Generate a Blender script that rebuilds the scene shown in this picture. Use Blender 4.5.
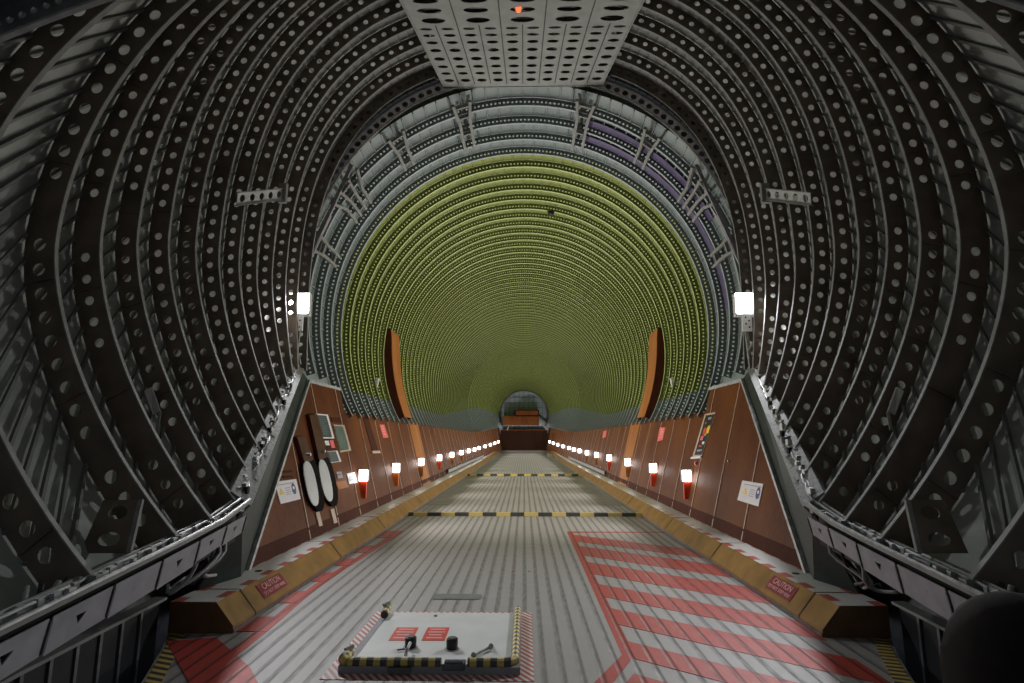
import bpy, math, random
from mathutils import Vector, Matrix
random.seed(7)
PI = math.pi
sc = bpy.context.scene
COL = sc.collection
for o in list(bpy.data.objects): bpy.data.objects.remove(o)

# ------------------------------------------------------------------ camera, world, exposure
CAMH = 1.55; FPX = 570.0; PITCH = math.atan((438-341.5)/FPX); YAW = math.atan(12/FPX*math.cos(PITCH))
cam = bpy.data.cameras.new('camera'); cam.sensor_width = 36.0; cam.lens = 36.0*FPX/1024.0
cam.clip_start = 0.05; cam.clip_end = 200
co = bpy.data.objects.new('camera', cam); COL.objects.link(co)
co.location = (0, 0, CAMH); co.rotation_euler = (PI/2+PITCH, 0, YAW)
sc.camera = co
w = bpy.data.worlds.new('world'); sc.world = w; w.use_nodes = True
w.node_tree.nodes['Background'].inputs[0].default_value = (0.80, 0.86, 1.0, 1)
w.node_tree.nodes['Background'].inputs[1].default_value = 0.155
sc.view_settings.view_transform = 'Standard'; sc.view_settings.look = 'None'
sc.view_settings.gamma = 1.0; sc.view_settings.use_curve_mapping = False
sc.view_settings.exposure = 0.0

# ------------------------------------------------------------------ light levels
WALL_LAMP_W = 85.0; FLOOD_W = 52.0; LENS_E = 12.0; FLOOD_E = 25.0

# ------------------------------------------------------------------ materials
def newmat(name):
    m = bpy.data.materials.new(name); m.use_nodes = True
    nt = m.node_tree; b = nt.nodes['Principled BSDF']
    return m, nt, b
def mat(name, col, rough=0.6, metal=0.0, var=0.15, scale=6.0, bump=0.0, coat=0.0, emit=None, es=0.0, stretch=(1,1,1)):
    m, nt, b = newmat(name)
    b.inputs['Roughness'].default_value = rough; b.inputs['Metallic'].default_value = metal; b.inputs['Specular IOR Level'].default_value = 0.3
    b.inputs['Coat Weight'].default_value = coat; b.inputs['Coat Roughness'].default_value = 0.2
    tc = nt.nodes.new('ShaderNodeTexCoord'); mp = nt.nodes.new('ShaderNodeMapping')
    mp.inputs['Scale'].default_value = stretch
    geo = nt.nodes.new('ShaderNodeNewGeometry')
    nt.links.new(geo.outputs['Position'], mp.inputs['Vector'])
    nz = nt.nodes.new('ShaderNodeTexNoise'); nz.inputs['Scale'].default_value = scale; nz.inputs['Detail'].default_value = 5
    nt.links.new(mp.outputs[0], nz.inputs['Vector'])
    cr = nt.nodes.new('ShaderNodeValToRGB')
    cr.color_ramp.elements[0].position = 0.3; cr.color_ramp.elements[1].position = 0.7
    cr.color_ramp.elements[0].color = tuple(c*(1-var) for c in col)+(1,)
    cr.color_ramp.elements[1].color = tuple(min(1, c*(1+var)) for c in col)+(1,)
    nt.links.new(nz.outputs['Fac'], cr.inputs[0]); nt.links.new(cr.outputs[0], b.inputs['Base Color'])
    if bump:
        bp = nt.nodes.new('ShaderNodeBump'); bp.inputs['Strength'].default_value = bump; bp.inputs['Distance'].default_value = 0.01
        nt.links.new(nz.outputs['Fac'], bp.inputs['Height']); nt.links.new(bp.outputs[0], b.inputs['Normal'])
    if emit:
        b.inputs['Emission Color'].default_value = tuple(emit)+(1,); b.inputs['Emission Strength'].default_value = es
    return m
def math_node(nt, op, a, b=None, c=None):
    n = nt.nodes.new('ShaderNodeMath'); n.operation = op
    for i, v in enumerate((a, b, c)):
        if v is None: continue
        if isinstance(v, (int, float)): n.inputs[i].default_value = v
        else: nt.links.new(v, n.inputs[i])
    return n.outputs[0]
def mixcol(nt, fac, a, b):
    n = nt.nodes.new('ShaderNodeMix'); n.data_type = 'RGBA'
    if isinstance(fac, (int, float)): n.inputs[0].default_value = fac
    else: nt.links.new(fac, n.inputs[0])
    for i, v in ((6, a), (7, b)):
        if isinstance(v, tuple): n.inputs[i].default_value = v if len(v) == 4 else v+(1,)
        else: nt.links.new(v, n.inputs[i])
    return n.outputs[2]
def noise(nt, scale, stretch=(1,1,1), detail=4):
    geo = nt.nodes.new('ShaderNodeNewGeometry'); mp = nt.nodes.new('ShaderNodeMapping'); mp.inputs['Scale'].default_value = stretch
    nt.links.new(geo.outputs['Position'], mp.inputs[0])
    nz = nt.nodes.new('ShaderNodeTexNoise'); nz.inputs['Scale'].default_value = scale; nz.inputs['Detail'].default_value = detail
    nt.links.new(mp.outputs[0], nz.inputs['Vector']); return nz.outputs['Fac']
def sep(nt):
    geo = nt.nodes.new('ShaderNodeNewGeometry'); s = nt.nodes.new('ShaderNodeSeparateXYZ')
    nt.links.new(geo.outputs['Position'], s.inputs[0]); return s.outputs
def ramp(nt, v, stops):
    cr = nt.nodes.new('ShaderNodeValToRGB'); e = cr.color_ramp.elements
    while len(e) < len(stops): e.new(0.5)
    for i, (p, c) in enumerate(stops):
        e[i].position = p; e[i].color = tuple(c)+(1,) if len(c) == 3 else c
    nt.links.new(v, cr.inputs[0]); return cr.outputs[0]

def ribbed_floor(name, col, dark, rough=0.42):
    # grooved metal planking running along the hold
    m, nt, b = newmat(name)
    s = sep(nt)
    fr = math_node(nt, 'FRACT', math_node(nt, 'MULTIPLY', s[0], 1/0.128))
    d = math_node(nt, 'ABSOLUTE', math_node(nt, 'SUBTRACT', fr, 0.5))
    g0 = nt.nodes.new('ShaderNodeMapRange'); g0.interpolation_type = 'SMOOTHSTEP'; g0.inputs['From Min'].default_value = .26; g0.inputs['From Max'].default_value = .40; nt.links.new(d, g0.inputs['Value']); g = g0.outputs[0]   # groove band
    n1 = noise(nt, 3.0, (1, 0.25, 1)); n2 = noise(nt, 18.0, (2.0, 0.4, 1))
    worn = math_node(nt, 'MULTIPLY', g, math_node(nt, 'MULTIPLY_ADD', n2, 1.0, 0.12))
    c1 = mixcol(nt, math_node(nt, 'MULTIPLY', n1, 0.5), col, tuple(c*0.62 for c in col))
    c2 = mixcol(nt, worn, c1, dark)
    nt.links.new(c2, b.inputs['Base Color'])
    b.inputs['Metallic'].default_value = 0.1
    nt.links.new(math_node(nt, 'MULTIPLY_ADD', n2, 0.3, rough-0.02), b.inputs['Roughness'])
    bp = nt.nodes.new('ShaderNodeBump'); bp.inputs['Strength'].default_value = 0.5; bp.inputs['Distance'].default_value = 0.006
    h = math_node(nt, 'SUBTRACT', 1.0, math_node(nt, 'SMOOTH_MIN', math_node(nt, 'MULTIPLY', math_node(nt,'MAXIMUM', math_node(nt,'SUBTRACT', d, 0.34),0.0), 8.0), 1.0, 0.1))
    nt.links.new(h, bp.inputs['Height']); nt.links.new(bp.outputs[0], b.inputs['Normal'])
    return m
def stripes(name, ca, cb, axis, period, slant=0.0, rough=0.5, duty=0.5, ob=False):
    # painted stripe tape: stripes across `axis`, leaning by slant
    m, nt, b = newmat(name)
    if ob:
        tc = nt.nodes.new('ShaderNodeTexCoord'); sx = nt.nodes.new('ShaderNodeSeparateXYZ'); nt.links.new(tc.outputs['Object'], sx.inputs[0]); s = sx.outputs
    else: s = sep(nt)
    oth = 1 if axis == 0 else 0
    v = math_node(nt, 'MULTIPLY_ADD', s[oth], slant, s[axis])
    fr = math_node(nt, 'FRACT', math_node(nt, 'MULTIPLY', v, 1/period))
    f = math_node(nt, 'GREATER_THAN', fr, duty)
    nz = noise(nt, 25.0)
    c = mixcol(nt, f, ca, cb)
    c = mixcol(nt, math_node(nt, 'MULTIPLY', nz, 0.35), c, (0.25, 0.24, 0.22))
    nt.links.new(c, b.inputs['Base Color']); b.inputs['Roughness'].default_value = rough
    return m
def checker_tape(name):
    m, nt, b = newmat(name)
    s = sep(nt)
    u = math_node(nt, 'FLOOR', math_node(nt, 'MULTIPLY', math_node(nt,'SUBTRACT', math_node(nt,'ABSOLUTE', s[0]), 2.49), 1/0.097))
    v = math_node(nt, 'FLOOR', math_node(nt, 'MULTIPLY', s[1], 1/0.20))
    k = math_node(nt, 'MODULO', math_node(nt, 'ADD', u, v), 2.0)
    mid = math_node(nt, 'LESS_THAN', math_node(nt, 'ABSOLUTE', math_node(nt, 'SUBTRACT', math_node(nt,'ABSOLUTE', s[0]), 2.685)), 0.097)
    k = math_node(nt, 'MULTIPLY', k, math_node(nt, 'SUBTRACT', 1.0, mid))
    c = mixcol(nt, k, (0.78, 0.78, 0.76), (0.50, 0.075, 0.055))
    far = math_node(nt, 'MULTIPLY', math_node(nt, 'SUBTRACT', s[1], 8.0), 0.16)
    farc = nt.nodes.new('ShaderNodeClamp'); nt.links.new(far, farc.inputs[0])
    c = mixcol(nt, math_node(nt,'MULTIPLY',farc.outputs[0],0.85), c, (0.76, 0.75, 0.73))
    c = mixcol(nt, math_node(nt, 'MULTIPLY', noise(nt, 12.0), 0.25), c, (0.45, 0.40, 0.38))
    nt.links.new(c, b.inputs['Base Color']); b.inputs['Roughness'].default_value = 0.35
    return m
def wood(name, ca, cb, rough=0.55, coat=0.0):
    m, nt, b = newmat(name)
    n1 = noise(nt, 2.2, (0.6, 0.6, 0.3)); n2 = noise(nt, 40.0, (1, 1, 0.05))
    c = ramp(nt, math_node(nt, 'MULTIPLY_ADD', n2, 0.35, math_node(nt, 'MULTIPLY', n1, 0.65)), ((0.35, ca), (0.65, cb)))
    nt.links.new(c, b.inputs['Base Color'])
    b.inputs['Roughness'].default_value = rough; b.inputs['Coat Weight'].default_value = coat; b.inputs['Coat Roughness'].default_value = 0.35; b.inputs['Specular IOR Level'].default_value = 0.06
    return m
def tube_paint(name, green, grey, rough=0.5):
    # primer green above, blue grey on the first frames and in a low band along the sides
    m, nt, b = newmat(name)
    s = sep(nt)
    nz = noise(nt, 1.2, (1, 1, 1)); n2 = noise(nt, 9.0)
    # low band rises aft
    r = nt.nodes.new('ShaderNodeMapRange'); r.inputs['From Min'].default_value = 24; r.inputs['From Max'].default_value = 42
    r.inputs['To Min'].default_value = 2.50; r.inputs['To Max'].default_value = 3.75
    nt.links.new(s[1], r.inputs['Value'])
    low = math_node(nt, 'LESS_THAN', s[2], r.outputs[0])
    frt = math_node(nt, 'LESS_THAN', s[1], 11.33)
    f = math_node(nt, 'MAXIMUM', low, frt)
    g2 = mixcol(nt, math_node(nt, 'MULTIPLY', nz, 0.6), green, tuple(c*0.7 for c in green))
    c = mixcol(nt, f, g2, grey)
    c = mixcol(nt, math_node(nt, 'MULTIPLY', n2, 0.25), c, (0.12, 0.12, 0.10))
    nt.links.new(c, b.inputs['Base Color']); b.inputs['Roughness'].default_value = rough
    return m

M = {}
M['tube_skin'] = tube_paint('tube_skin_paint', (0.36, 0.42, 0.12), (0.28, 0.335, 0.335))
M['tube_web'] = tube_paint('tube_web_paint', (0.15, 0.19, 0.035), (0.20, 0.235, 0.225))
M['tube_flange'] = tube_paint('tube_flange_paint', (0.52, 0.60, 0.24), (0.34, 0.40, 0.41))
M['nose_skin'] = mat('nose_skin_paint', (0.33, 0.35, 0.325), 0.75, 0, 0.2, 3)
M['nose_web'] = mat('nose_web_paint', (0.145, 0.118, 0.094), 0.7, 0, 0.3, 5)
M['nose_flange'] = mat('nose_flange_paint', (0.23, 0.235, 0.22), 0.7, 0.0, 0.2, 10)
M['stringer'] = mat('stringer_paint', (0.17, 0.18, 0.17), 0.55, 0, 0.2, 5)
M['panel_grey'] = mat('ceiling_panel_paint', (0.27, 0.285, 0.27), 0.6, 0.0, 0.12, 6)
M['seam'] = mat('dark_seam', (0.06, 0.06, 0.06), 0.7)
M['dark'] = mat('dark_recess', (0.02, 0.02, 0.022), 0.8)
M['alu'] = mat('worn_aluminium', (0.33, 0.34, 0.335), 0.5, 0.3, 0.3, 14, 0.1)
M['alu_pale'] = mat('pale_grey_paint', (0.27, 0.27, 0.29), 0.6, 0.0, 0.15, 8)
M['steel_dark'] = mat('dark_steel', (0.12, 0.125, 0.13), 0.45, 0.5, 0.3, 12)
M['jamb'] = mat('dark_green_seal', (0.025, 0.038, 0.035), 0.6, 0, 0.3, 6)
M['jamb_grey'] = mat('jamb_grey_paint', (0.22, 0.225, 0.22), 0.6, 0, 0.35, 25, 0.3)
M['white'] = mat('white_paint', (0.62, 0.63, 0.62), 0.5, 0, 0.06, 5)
M['black'] = mat('black_plastic', (0.012, 0.012, 0.014), 0.4, 0, 0.2, 9)
M['rubber'] = mat('black_rubber', (0.012, 0.010, 0.010), 0.9); M['rubber'].node_tree.nodes['Principled BSDF'].inputs['Specular IOR Level'].default_value = 0.05
M['red'] = mat('red_placard', (0.62, 0.06, 0.04), 0.45, 0, 0.1, 20)
M['maroon'] = mat('dark_red_placard', (0.22, 0.02, 0.04), 0.45, 0, 0.1, 20)
M['red_box'] = mat('red_lower_box', (0.75, 0.07, 0.03), 0.35, 0, 0.1, 20)
M['orange_box'] = mat('orange_lower_box', (0.65, 0.16, 0.03), 0.35, 0, 0.1, 20)
M['ochre'] = mat('ochre_kerb_paint', (0.26, 0.135, 0.032), 0.5, 0, 0.28, 4, 0.05, coat=0.2)
M['kerb_end'] = mat('brown_kerb_end', (0.15, 0.085, 0.04), 0.6, 0, 0.2, 6)
M['checker'] = checker_tape('red_white_checker_tape')
M['wood'] = wood('varnished_wood', (0.085, 0.024, 0.009), (0.165, 0.056, 0.015))
M['wood_light'] = wood('orange_wood', (0.30, 0.11, 0.03), (0.42, 0.17, 0.05))
M['wood_dark'] = wood('dark_wood', (0.05, 0.014, 0.009), (0.085, 0.026, 0.014), 0.7, 0.0)
M['wood_deep'] = wood('deep_brown_wood', (0.02, 0.009, 0.005), (0.035, 0.014, 0.008), 0.7, 0.0)
M['batten'] = mat('pale_batten', (0.50, 0.38, 0.30), 0.5, 0.0, 0.15, 10)
M['walk'] = mat('walkway_grating', (0.07, 0.08, 0.07), 0.6, 0.2, 0.3, 14)
M['floor'] = ribbed_floor('grooved_floor', (0.37, 0.352, 0.34), (0.10, 0.095, 0.09))
M['floor_side'] = mat('smooth_side_floor', (0.19, 0.185, 0.16), 0.5, 0.0, 0.2, 3)
M['floor_red'] = ribbed_floor('red_floor_paint', (0.46, 0.052, 0.036), (0.13, 0.022, 0.018))
M['hazard'] = stripes('yellow_black_band_across', (0.62, 0.46, 0.12), (0.012, 0.012, 0.012), 0, 0.56)
M['hazard_small'] = stripes('yellow_black_edge_tape', (0.60, 0.42, 0.06), (0.012, 0.012, 0.012), 1, 0.075, 0.35)
M['haz_x'] = stripes('yellow_black_tube_wrap', (0.55, 0.42, 0.08), (0.012, 0.012, 0.012), 0, 0.092)
M['haz_y'] = stripes('yellow_black_tube_wrap_long', (0.65, 0.50, 0.10), (0.012, 0.012, 0.012), 1, 0.085, 0.0)
M['haz_red'] = stripes('red_white_hatch_tape', (0.72, 0.70, 0.68), (0.50, 0.06, 0.05), 0, 0.055, 0.7)
M['blue_bulk'] = mat('blue_grey_bulkhead', (0.36, 0.46, 0.55), 0.6, 0, 0.15, 3)
M['lens'] = mat('lit_lens', (1, 1, 1), 0.3, emit=(1.0, 0.96, 0.93), es=LENS_E)
M['flood'] = mat('lit_flood_lens', (1, 1, 1), 0.3, emit=(0.93, 0.96, 1.0), es=FLOOD_E)
M['beacon'] = mat('lit_red_beacon', (0.8, 0.05, 0.02), 0.3, emit=(1.0, 0.13, 0.04), es=2.0)
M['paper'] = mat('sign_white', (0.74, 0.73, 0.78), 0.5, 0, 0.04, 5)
M['paper_dark'] = mat('notice_dark', (0.05, 0.075, 0.09), 0.35, 0, 0.4, 60)
M['green_board'] = mat('notice_green', (0.07, 0.13, 0.10), 0.35, 0, 0.4, 40)
M['blue'] = mat('blue_print', (0.03, 0.06, 0.22), 0.5)
M['yellow'] = mat('yellow_print', (0.80, 0.58, 0.05), 0.5)
M['pink'] = mat('pink_red_sign', (0.75, 0.13, 0.13), 0.5)
M['print'] = mat('grey_print', (0.35, 0.33, 0.38), 0.6)
M['pale_print'] = mat('pale_red_print', (0.78, 0.42, 0.40), 0.6)
M['purple'] = mat('purple_tint', (0.12, 0.10, 0.19), 0.5)
M['blob'] = mat('dark_brown_blob', (0.009, 0.006, 0.005), 0.95, 0, 0.3, 12, 0.3)
M['oval'] = mat('pale_grey_board', (0.52, 0.56, 0.58), 0.4, 0, 0.06, 5)
M['maroon_case'] = mat('dark_maroon_case', (0.07, 0.012, 0.014), 0.3, 0, 0.3, 8, coat=0.4)
M['wire_a'] = mat('grey_cable', (0.30, 0.31, 0.30), 0.5)
M['wire_b'] = mat('dark_cable', (0.03, 0.03, 0.03), 0.5)

# ------------------------------------------------------------------ mesh helpers
class MB:
    def __init__(s): s.v = []; s.f = []
    def add(s, vs, fs):
        n = len(s.v); s.v += [Vector(p) for p in vs]; s.f += [tuple(i+n for i in f) for f in fs]; return s
    def hexa(s, p):  # 8 points: bottom loop 0-3, top loop 4-7
        return s.add(p, [(0,3,2,1),(4,5,6,7),(0,1,5,4),(1,2,6,5),(2,3,7,6),(3,0,4,7)])
    def box(s, x0, x1, y0, y1, z0, z1):
        return s.hexa([(x0,y0,z0),(x1,y0,z0),(x1,y1,z0),(x0,y1,z0),(x0,y0,z1),(x1,y0,z1),(x1,y1,z1),(x0,y1,z1)])
    def beam(s, a, b, wd, ht, up=(0,0,1)):
        a = Vector(a); b = Vector(b); d = (b-a).normalized(); u = Vector(up)
        sd = d.cross(u).normalized(); u = sd.cross(d).normalized()
        p = []
        for e in (a, b):
            for sx, su in ((-1,-1),(1,-1),(1,1),(-1,1)): p.append(e+sd*sx*wd/2+u*su*ht/2)
        return s.add(p, [(0,1,2,3),(7,6,5,4),(0,4,5,1),(1,5,6,2),(2,6,7,3),(3,7,4,0)])
    def tube(s, pts, r, n=8, closed=False):
        pts = [Vector(p) for p in pts]; rings = []; u0 = None
        for i, p in enumerate(pts):
            d = (pts[min(i+1, len(pts)-1)]-pts[max(i-1, 0)]).normalized()
            if u0 is None: u0 = d.orthogonal().normalized()
            u0 = (u0-d*u0.dot(d)).normalized(); v0 = d.cross(u0)
            rr = r[i] if isinstance(r, (list, tuple)) else r
            rings.append([p+(u0*math.cos(2*PI*k/n)+v0*math.sin(2*PI*k/n))*rr for k in range(n)])
        vs = [q for g in rings for q in g]; fs = []
        for i in range(len(pts)-1):
            for k in range(n): fs.append((i*n+k, i*n+(k+1)%n, (i+1)*n+(k+1)%n, (i+1)*n+k))
        fs.append(tuple(range(n-1, -1, -1))); fs.append(tuple((len(pts)-1)*n+k for k in range(n)))
        return s.add(vs, fs)
    def cyl(s, a, b, r, n=16): return s.tube([a, b], r, n)
    def prism(s, poly, off):   # planar polygon extruded by vector
        off = Vector(off); n = len(poly); p = [Vector(q) for q in poly]
        return s.add(p+[q+off for q in p], [tuple(range(n-1,-1,-1)), tuple(range(n, 2*n))]+[(i,(i+1)%n,(i+1)%n+n,i+n) for i in range(n)])
    def grid(s, rows):
        n = len(rows[0]); vs = [p for r in rows for p in r]
        return s.add(vs, [(i*n+j, i*n+j+1, (i+1)*n+j+1, (i+1)*n+j) for i in range(len(rows)-1) for j in range(n-1)])
    def build(s, name, m, parent=None, smooth=False, bevel=0.0, solid=0.0):
        me = bpy.data.meshes.new(name)
        o0 = Vector((0,0,0))
        if parent is not None:
            q = parent
            while q is not None: o0 += q.location; q = q.parent
        me.from_pydata([tuple(v-o0) for v in s.v], [], s.f); me.update()
        if m: me.materials.append(M[m])
        o = bpy.data.objects.new(name, me); COL.objects.link(o)
        if parent is not None: o.parent = parent
        if smooth:
            for p in me.polygons: p.use_smooth = True
        if solid:
            md = o.modifiers.new('solid', 'SOLIDIFY'); md.thickness = solid; md.offset = 0
        if bevel:
            md = o.modifiers.new('bevel', 'BEVEL'); md.width = bevel; md.segments = 2; md.limit_method = 'ANGLE'
        return o
def tag(o, label=None, cat=None, group=None, kind=None):
    if label: o['label'] = label
    if cat: o['category'] = cat
    if group: o['group'] = group
    if kind: o['kind'] = kind
    return o
def thing(name, loc, label, cat, group=None):
    o = bpy.data.objects.new(name, None); COL.objects.link(o); o.location = loc; o.empty_display_size = 0.1
    return tag(o, label, cat, group)
def copy_tree(o, parent=None):
    c = o.copy(); COL.objects.link(c); c.parent = parent
    for ch in list(o.children): copy_tree(ch, c)
    return c
def text(name, body, size, loc, rot, m, parent, align='CENTER', ext=0.0015):
    cu = bpy.data.curves.new(name, 'FONT'); cu.body = body; cu.size = size; cu.extrude = ext
    cu.align_x = align; cu.align_y = 'CENTER'; cu.resolution_u = 2
    t = bpy.data.objects.new('txt', cu); COL.objects.link(t)
    dg = bpy.context.evaluated_depsgraph_get(); me = bpy.data.meshes.new_from_object(t.evaluated_get(dg))
    bpy.data.objects.remove(t)
    mx = Matrix.Translation(loc) @ rot.to_4x4()
    o0 = Vector((0,0,0)); q = parent
    while q is not None: o0 += q.location; q = q.parent
    me.transform(Matrix.Translation(-o0) @ mx)
    me.materials.clear(); me.materials.append(M[m])
    o = bpy.data.objects.new(name, me); COL.objects.link(o); o.parent = parent
    return o

# ------------------------------------------------------------------ ray helpers: pixel of the photo -> point on a real surface
c_, s_ = math.cos(PITCH), math.sin(PITCH)
ROT = co.rotation_euler.to_matrix()
def ray(px, py):
    d = ROT @ Vector(((px-512.0)/FPX, -(py-341.5)/FPX, -1.0)); return d/d.y
def on_floor(px, py, z=0.0):
    d = ray(px, py); t = (z-CAMH)/d.z; return Vector((d.x*t, d.y*t, z))
def at_depth(px, py, y):
    d = ray(px, py); return Vector((d.x*y, y, CAMH+d.z*y))
WX0, WSL = 3.15, 0.26        # wood lining plane |x| = WX0 + WSL*(z-CAMH)
def on_wall(px, py, off=0.0):
    d = ray(px, py); sg = 1 if d.x > 0 else -1
    t = (WX0-off)/(sg*d.x-WSL*d.z); return Vector((d.x*t, t, CAMH+d.z*t))

# ------------------------------------------------------------------ shape of the hold
def interp(tab, z):
    n = len(tab)
    if z <= tab[0][0]: return tab[0][1]
    if z >= tab[-1][0]: return tab[-1][1]
    d = [(tab[i+1][1]-tab[i][1])/(tab[i+1][0]-tab[i][0]) for i in range(n-1)]
    m = [d[0]]+[0 if d[i-1]*d[i] <= 0 else 2*d[i-1]*d[i]/(d[i-1]+d[i]) for i in range(1, n-1)]+[d[-1]]
    for i in range(n-1):
        if z <= tab[i+1][0]:
            h = tab[i+1][0]-tab[i][0]; t = (z-tab[i][0])/h
            return ((2*t**3-3*t**2+1)*tab[i][1]+(t**3-2*t*t+t)*h*m[i]+(-2*t**3+3*t*t)*tab[i+1][1]+(t**3-t*t)*h*m[i+1])
Y0T = [(0.5,0.1),(1.5,.35),(2.35,.75),(3.1,1.1),(3.85,1.39),(5.22,1.94),(6.3,2.15),(7.5,2.3),(9.3,2.35)]
AT = [(0.5,2.85),(1.5,3.0),(2.35,3.15),(3.1,3.28),(3.85,3.36),(5.22,3.45),(6.3,3.46),(9.3,3.47)]
HT = [(0.5,1.9),(1.5,2.3),(2.35,2.9),(3.1,3.6),(3.85,4.4),(5.22,5.5),(6.3,6.0),(7.5,6.25),(9.3,6.37)]
BT = [(0.5,2.3),(1.5,2.6),(2.35,2.8),(3.1,3.0),(3.85,3.22),(5.22,3.5),(6.3,4.2),(7.5,5.0),(9.3,5.6)]
NT = [(0.5,2.0),(3.85,2.0),(5.22,2.2),(7.5,2.45),(9.3,2.45)]
def chord(y):   # sill and slanted jamb line of the opening: |x|, z(world) at depth y
    if y < 4.8: return (2.27-0.02*(3.85-y)+ (0.04*(y-3.85) if y > 3.85 else 0), CAMH-0.55-0.10*(4.8-y))
    t = min(1.0, (y-4.8)/3.8); return (2.31+1.12*t, CAMH-0.55+1.60*t)
RD = lambda y: 0.225 if y < 4.5 else 0.19
def nose_curve(y, off=0.0, n=160, low=None):
    """inner outline of the nose section at depth y, left bottom to right bottom, (x,z) pairs, offset outward"""
    Y0, a, H, B, N = (interp(t, y) for t in (Y0T, AT, HT, BT, NT))
    zc = chord(y)[1]-CAMH if low is None else low-CAMH
    cxx = min(0.995, chord(y)[0]/a); pb = math.acos(cxx**0.8)
    B = (Y0-zc)/math.sin(pb)**1.25
    pts = []
    for i in range(n+1):
        p = PI+pb - (PI+2*pb)*i/n
        cx, sx = math.cos(p), math.sin(p)
        if sx >= 0: x = a*math.copysign(abs(cx)**(2/N), cx); z = (H-Y0)*sx**(2/N)
        else: x = a*math.copysign(abs(cx)**(2/1.6), cx); z = -B*(-sx)**(2/1.6)
        pts.append(Vector((x, CAMH+Y0+z)))
    return offset(resample(pts, n), off) if off else resample(pts, n)
def resample(pts, n):
    L = [0]
    for i in range(1, len(pts)): L.append(L[-1]+(pts[i]-pts[i-1]).length)
    out = []; k = 0
    for i in range(n+1):
        t = L[-1]*i/n
        while k < len(pts)-2 and L[k+1] < t: k += 1
        f = (t-L[k])/max(1e-9, L[k+1]-L[k]); out.append(pts[k].lerp(pts[k+1], min(1, max(0, f))))
    return out
def plen(pts): return sum((pts[i+1]-pts[i]).length for i in range(len(pts)-1))
def normals(pts):
    ns = []
    for i in range(len(pts)):
        d = (pts[min(i+1, len(pts)-1)]-pts[max(i-1, 0)]).normalized(); ns.append(Vector((-d.y, d.x)))   # left of travel = outward when going left-top-right
    return ns
def offset(pts, d): return [p+n*d for p, n in zip(pts, normals(pts))]
def web_mesh(pts, depth, y, hole_r, nh=12, centre=0.5, skip=lambda i, n: False, rx=None):
    """planar web between curve pts and its outward offset, one lightening hole per cell"""
    mb = MB(); ns = normals(pts); n = len(pts)-1
    for i in range(n):
        a, b, na, nb = pts[i], pts[i+1], ns[i], ns[i+1]
        L = (b-a).length
        def P(u, v):
            q = a.lerp(b, u)+(na.lerp(nb, u))*depth*v; return (q.x, y, q.y)
        if skip(i, n):
            mb.add([P(0,0),P(1,0),P(1,1),P(0,1)], [(0,1,2,3)]); continue
        hu, hv = min(0.46, hole_r/L), min(0.46, hole_r/depth)
        out, inn = [], []
        for k in range(nh):
            t = 2*PI*k/nh+PI/4; cx, sx = math.cos(t), math.sin(t)
            m = max(abs(cx), abs(sx)); out.append((0.5+0.5*cx/m, 0.5+0.5*sx/m)); inn.append((0.5+hu*cx, centre+hv*sx))
        mb.add([P(*q) for q in out]+[P(*q) for q in inn], [(k, (k+1)%nh, (k+1)%nh+nh, k+nh) for k in range(nh)])
    return mb
def flange_mesh(pts, y, width, th, d=0.0):
    """strip along the curve, `width` along the hold, thin box section"""
    mb = MB(); ns = normals(pts); rows = []
    for p, n in zip(pts, ns):
        a = p+n*(d-th/2); b = p+n*(d+th/2)
        rows.append([(a.x, y-width/2, a.y), (a.x, y+width/2, a.y), (b.x, y+width/2, b.y), (b.x, y-width/2, b.y), (a.x, y-width/2, a.y)])
    mb.grid(rows)
    return mb

TC, TR, TS = CAMH+2.23, 3.66, 3.83     # tube centre height, frame inner radius, skin radius
Z0, PITCHF, YEND = 9.4, 0.586, 55.0
def tscale(y): return 1.0 if y < 37.5 else 1.0-(y-37.5)/(YEND-37.5)*0.385
def rise(y): return 0.0 if y < 34 else 0.47*((y-34)/21.0)**1.5
def narrow(y): return 1.0 if y < 36 else 1.0-(y-36)/(YEND-36)*0.10
def wall_x(y, z):   # half width of the wood lining
    x = WX0+WSL*(z-rise(y)-CAMH)
    if y > 37.5: x = x*(1-(y-37.5)/(YEND-37.5)*0.28)
    return x
WALL_TOP = CAMH+0.46

# ================================================================== SETTING
# ---- floor
YF0 = 0.6
stations = [YF0, 4.8, 6, 10, 15, 20, 27, 34]+[34+1.5*i for i in range(1, 15)]
def floor_strip(xa, xb, ys=stations, dz=0.0):
    return MB().grid([[(xa*narrow(y), y, rise(y)+dz), (xb*narrow(y), y, rise(y)+dz)] for y in ys])
fl = MB()
fl.grid([[(x*narrow(y), y, rise(y)) for x in (-1.75, 1.75)] for y in stations])
fo = fl.build('floor', 'floor'); tag(fo, kind='structure')
fo.data.materials.append(M['floor_side'])
fs = MB()
for s in (-1, 1):
    fs.grid([[(s*1.75*narrow(y), y, rise(y)), (s*ex, y, 0)] for y, ex in ((YF0, 1.9), (3.4, 2.26), (3.97, 2.48), (4.55, 2.72), (4.95, 2.92), (6, 3.2), (13.7, 3.2))])
tag(fs.build('floor', 'floor'), kind='structure')
fs = MB()
for s in (-1, 1):
    fs.grid([[(s*1.75*narrow(y), y, rise(y)), (s*3.2*narrow(y), y, rise(y))] for y in [13.7, 16, 20, 27, 34]+[34+1.5*i for i in range(1, 15)]])
tag(fs.build('floor', 'floor_side'), kind='structure')
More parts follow.
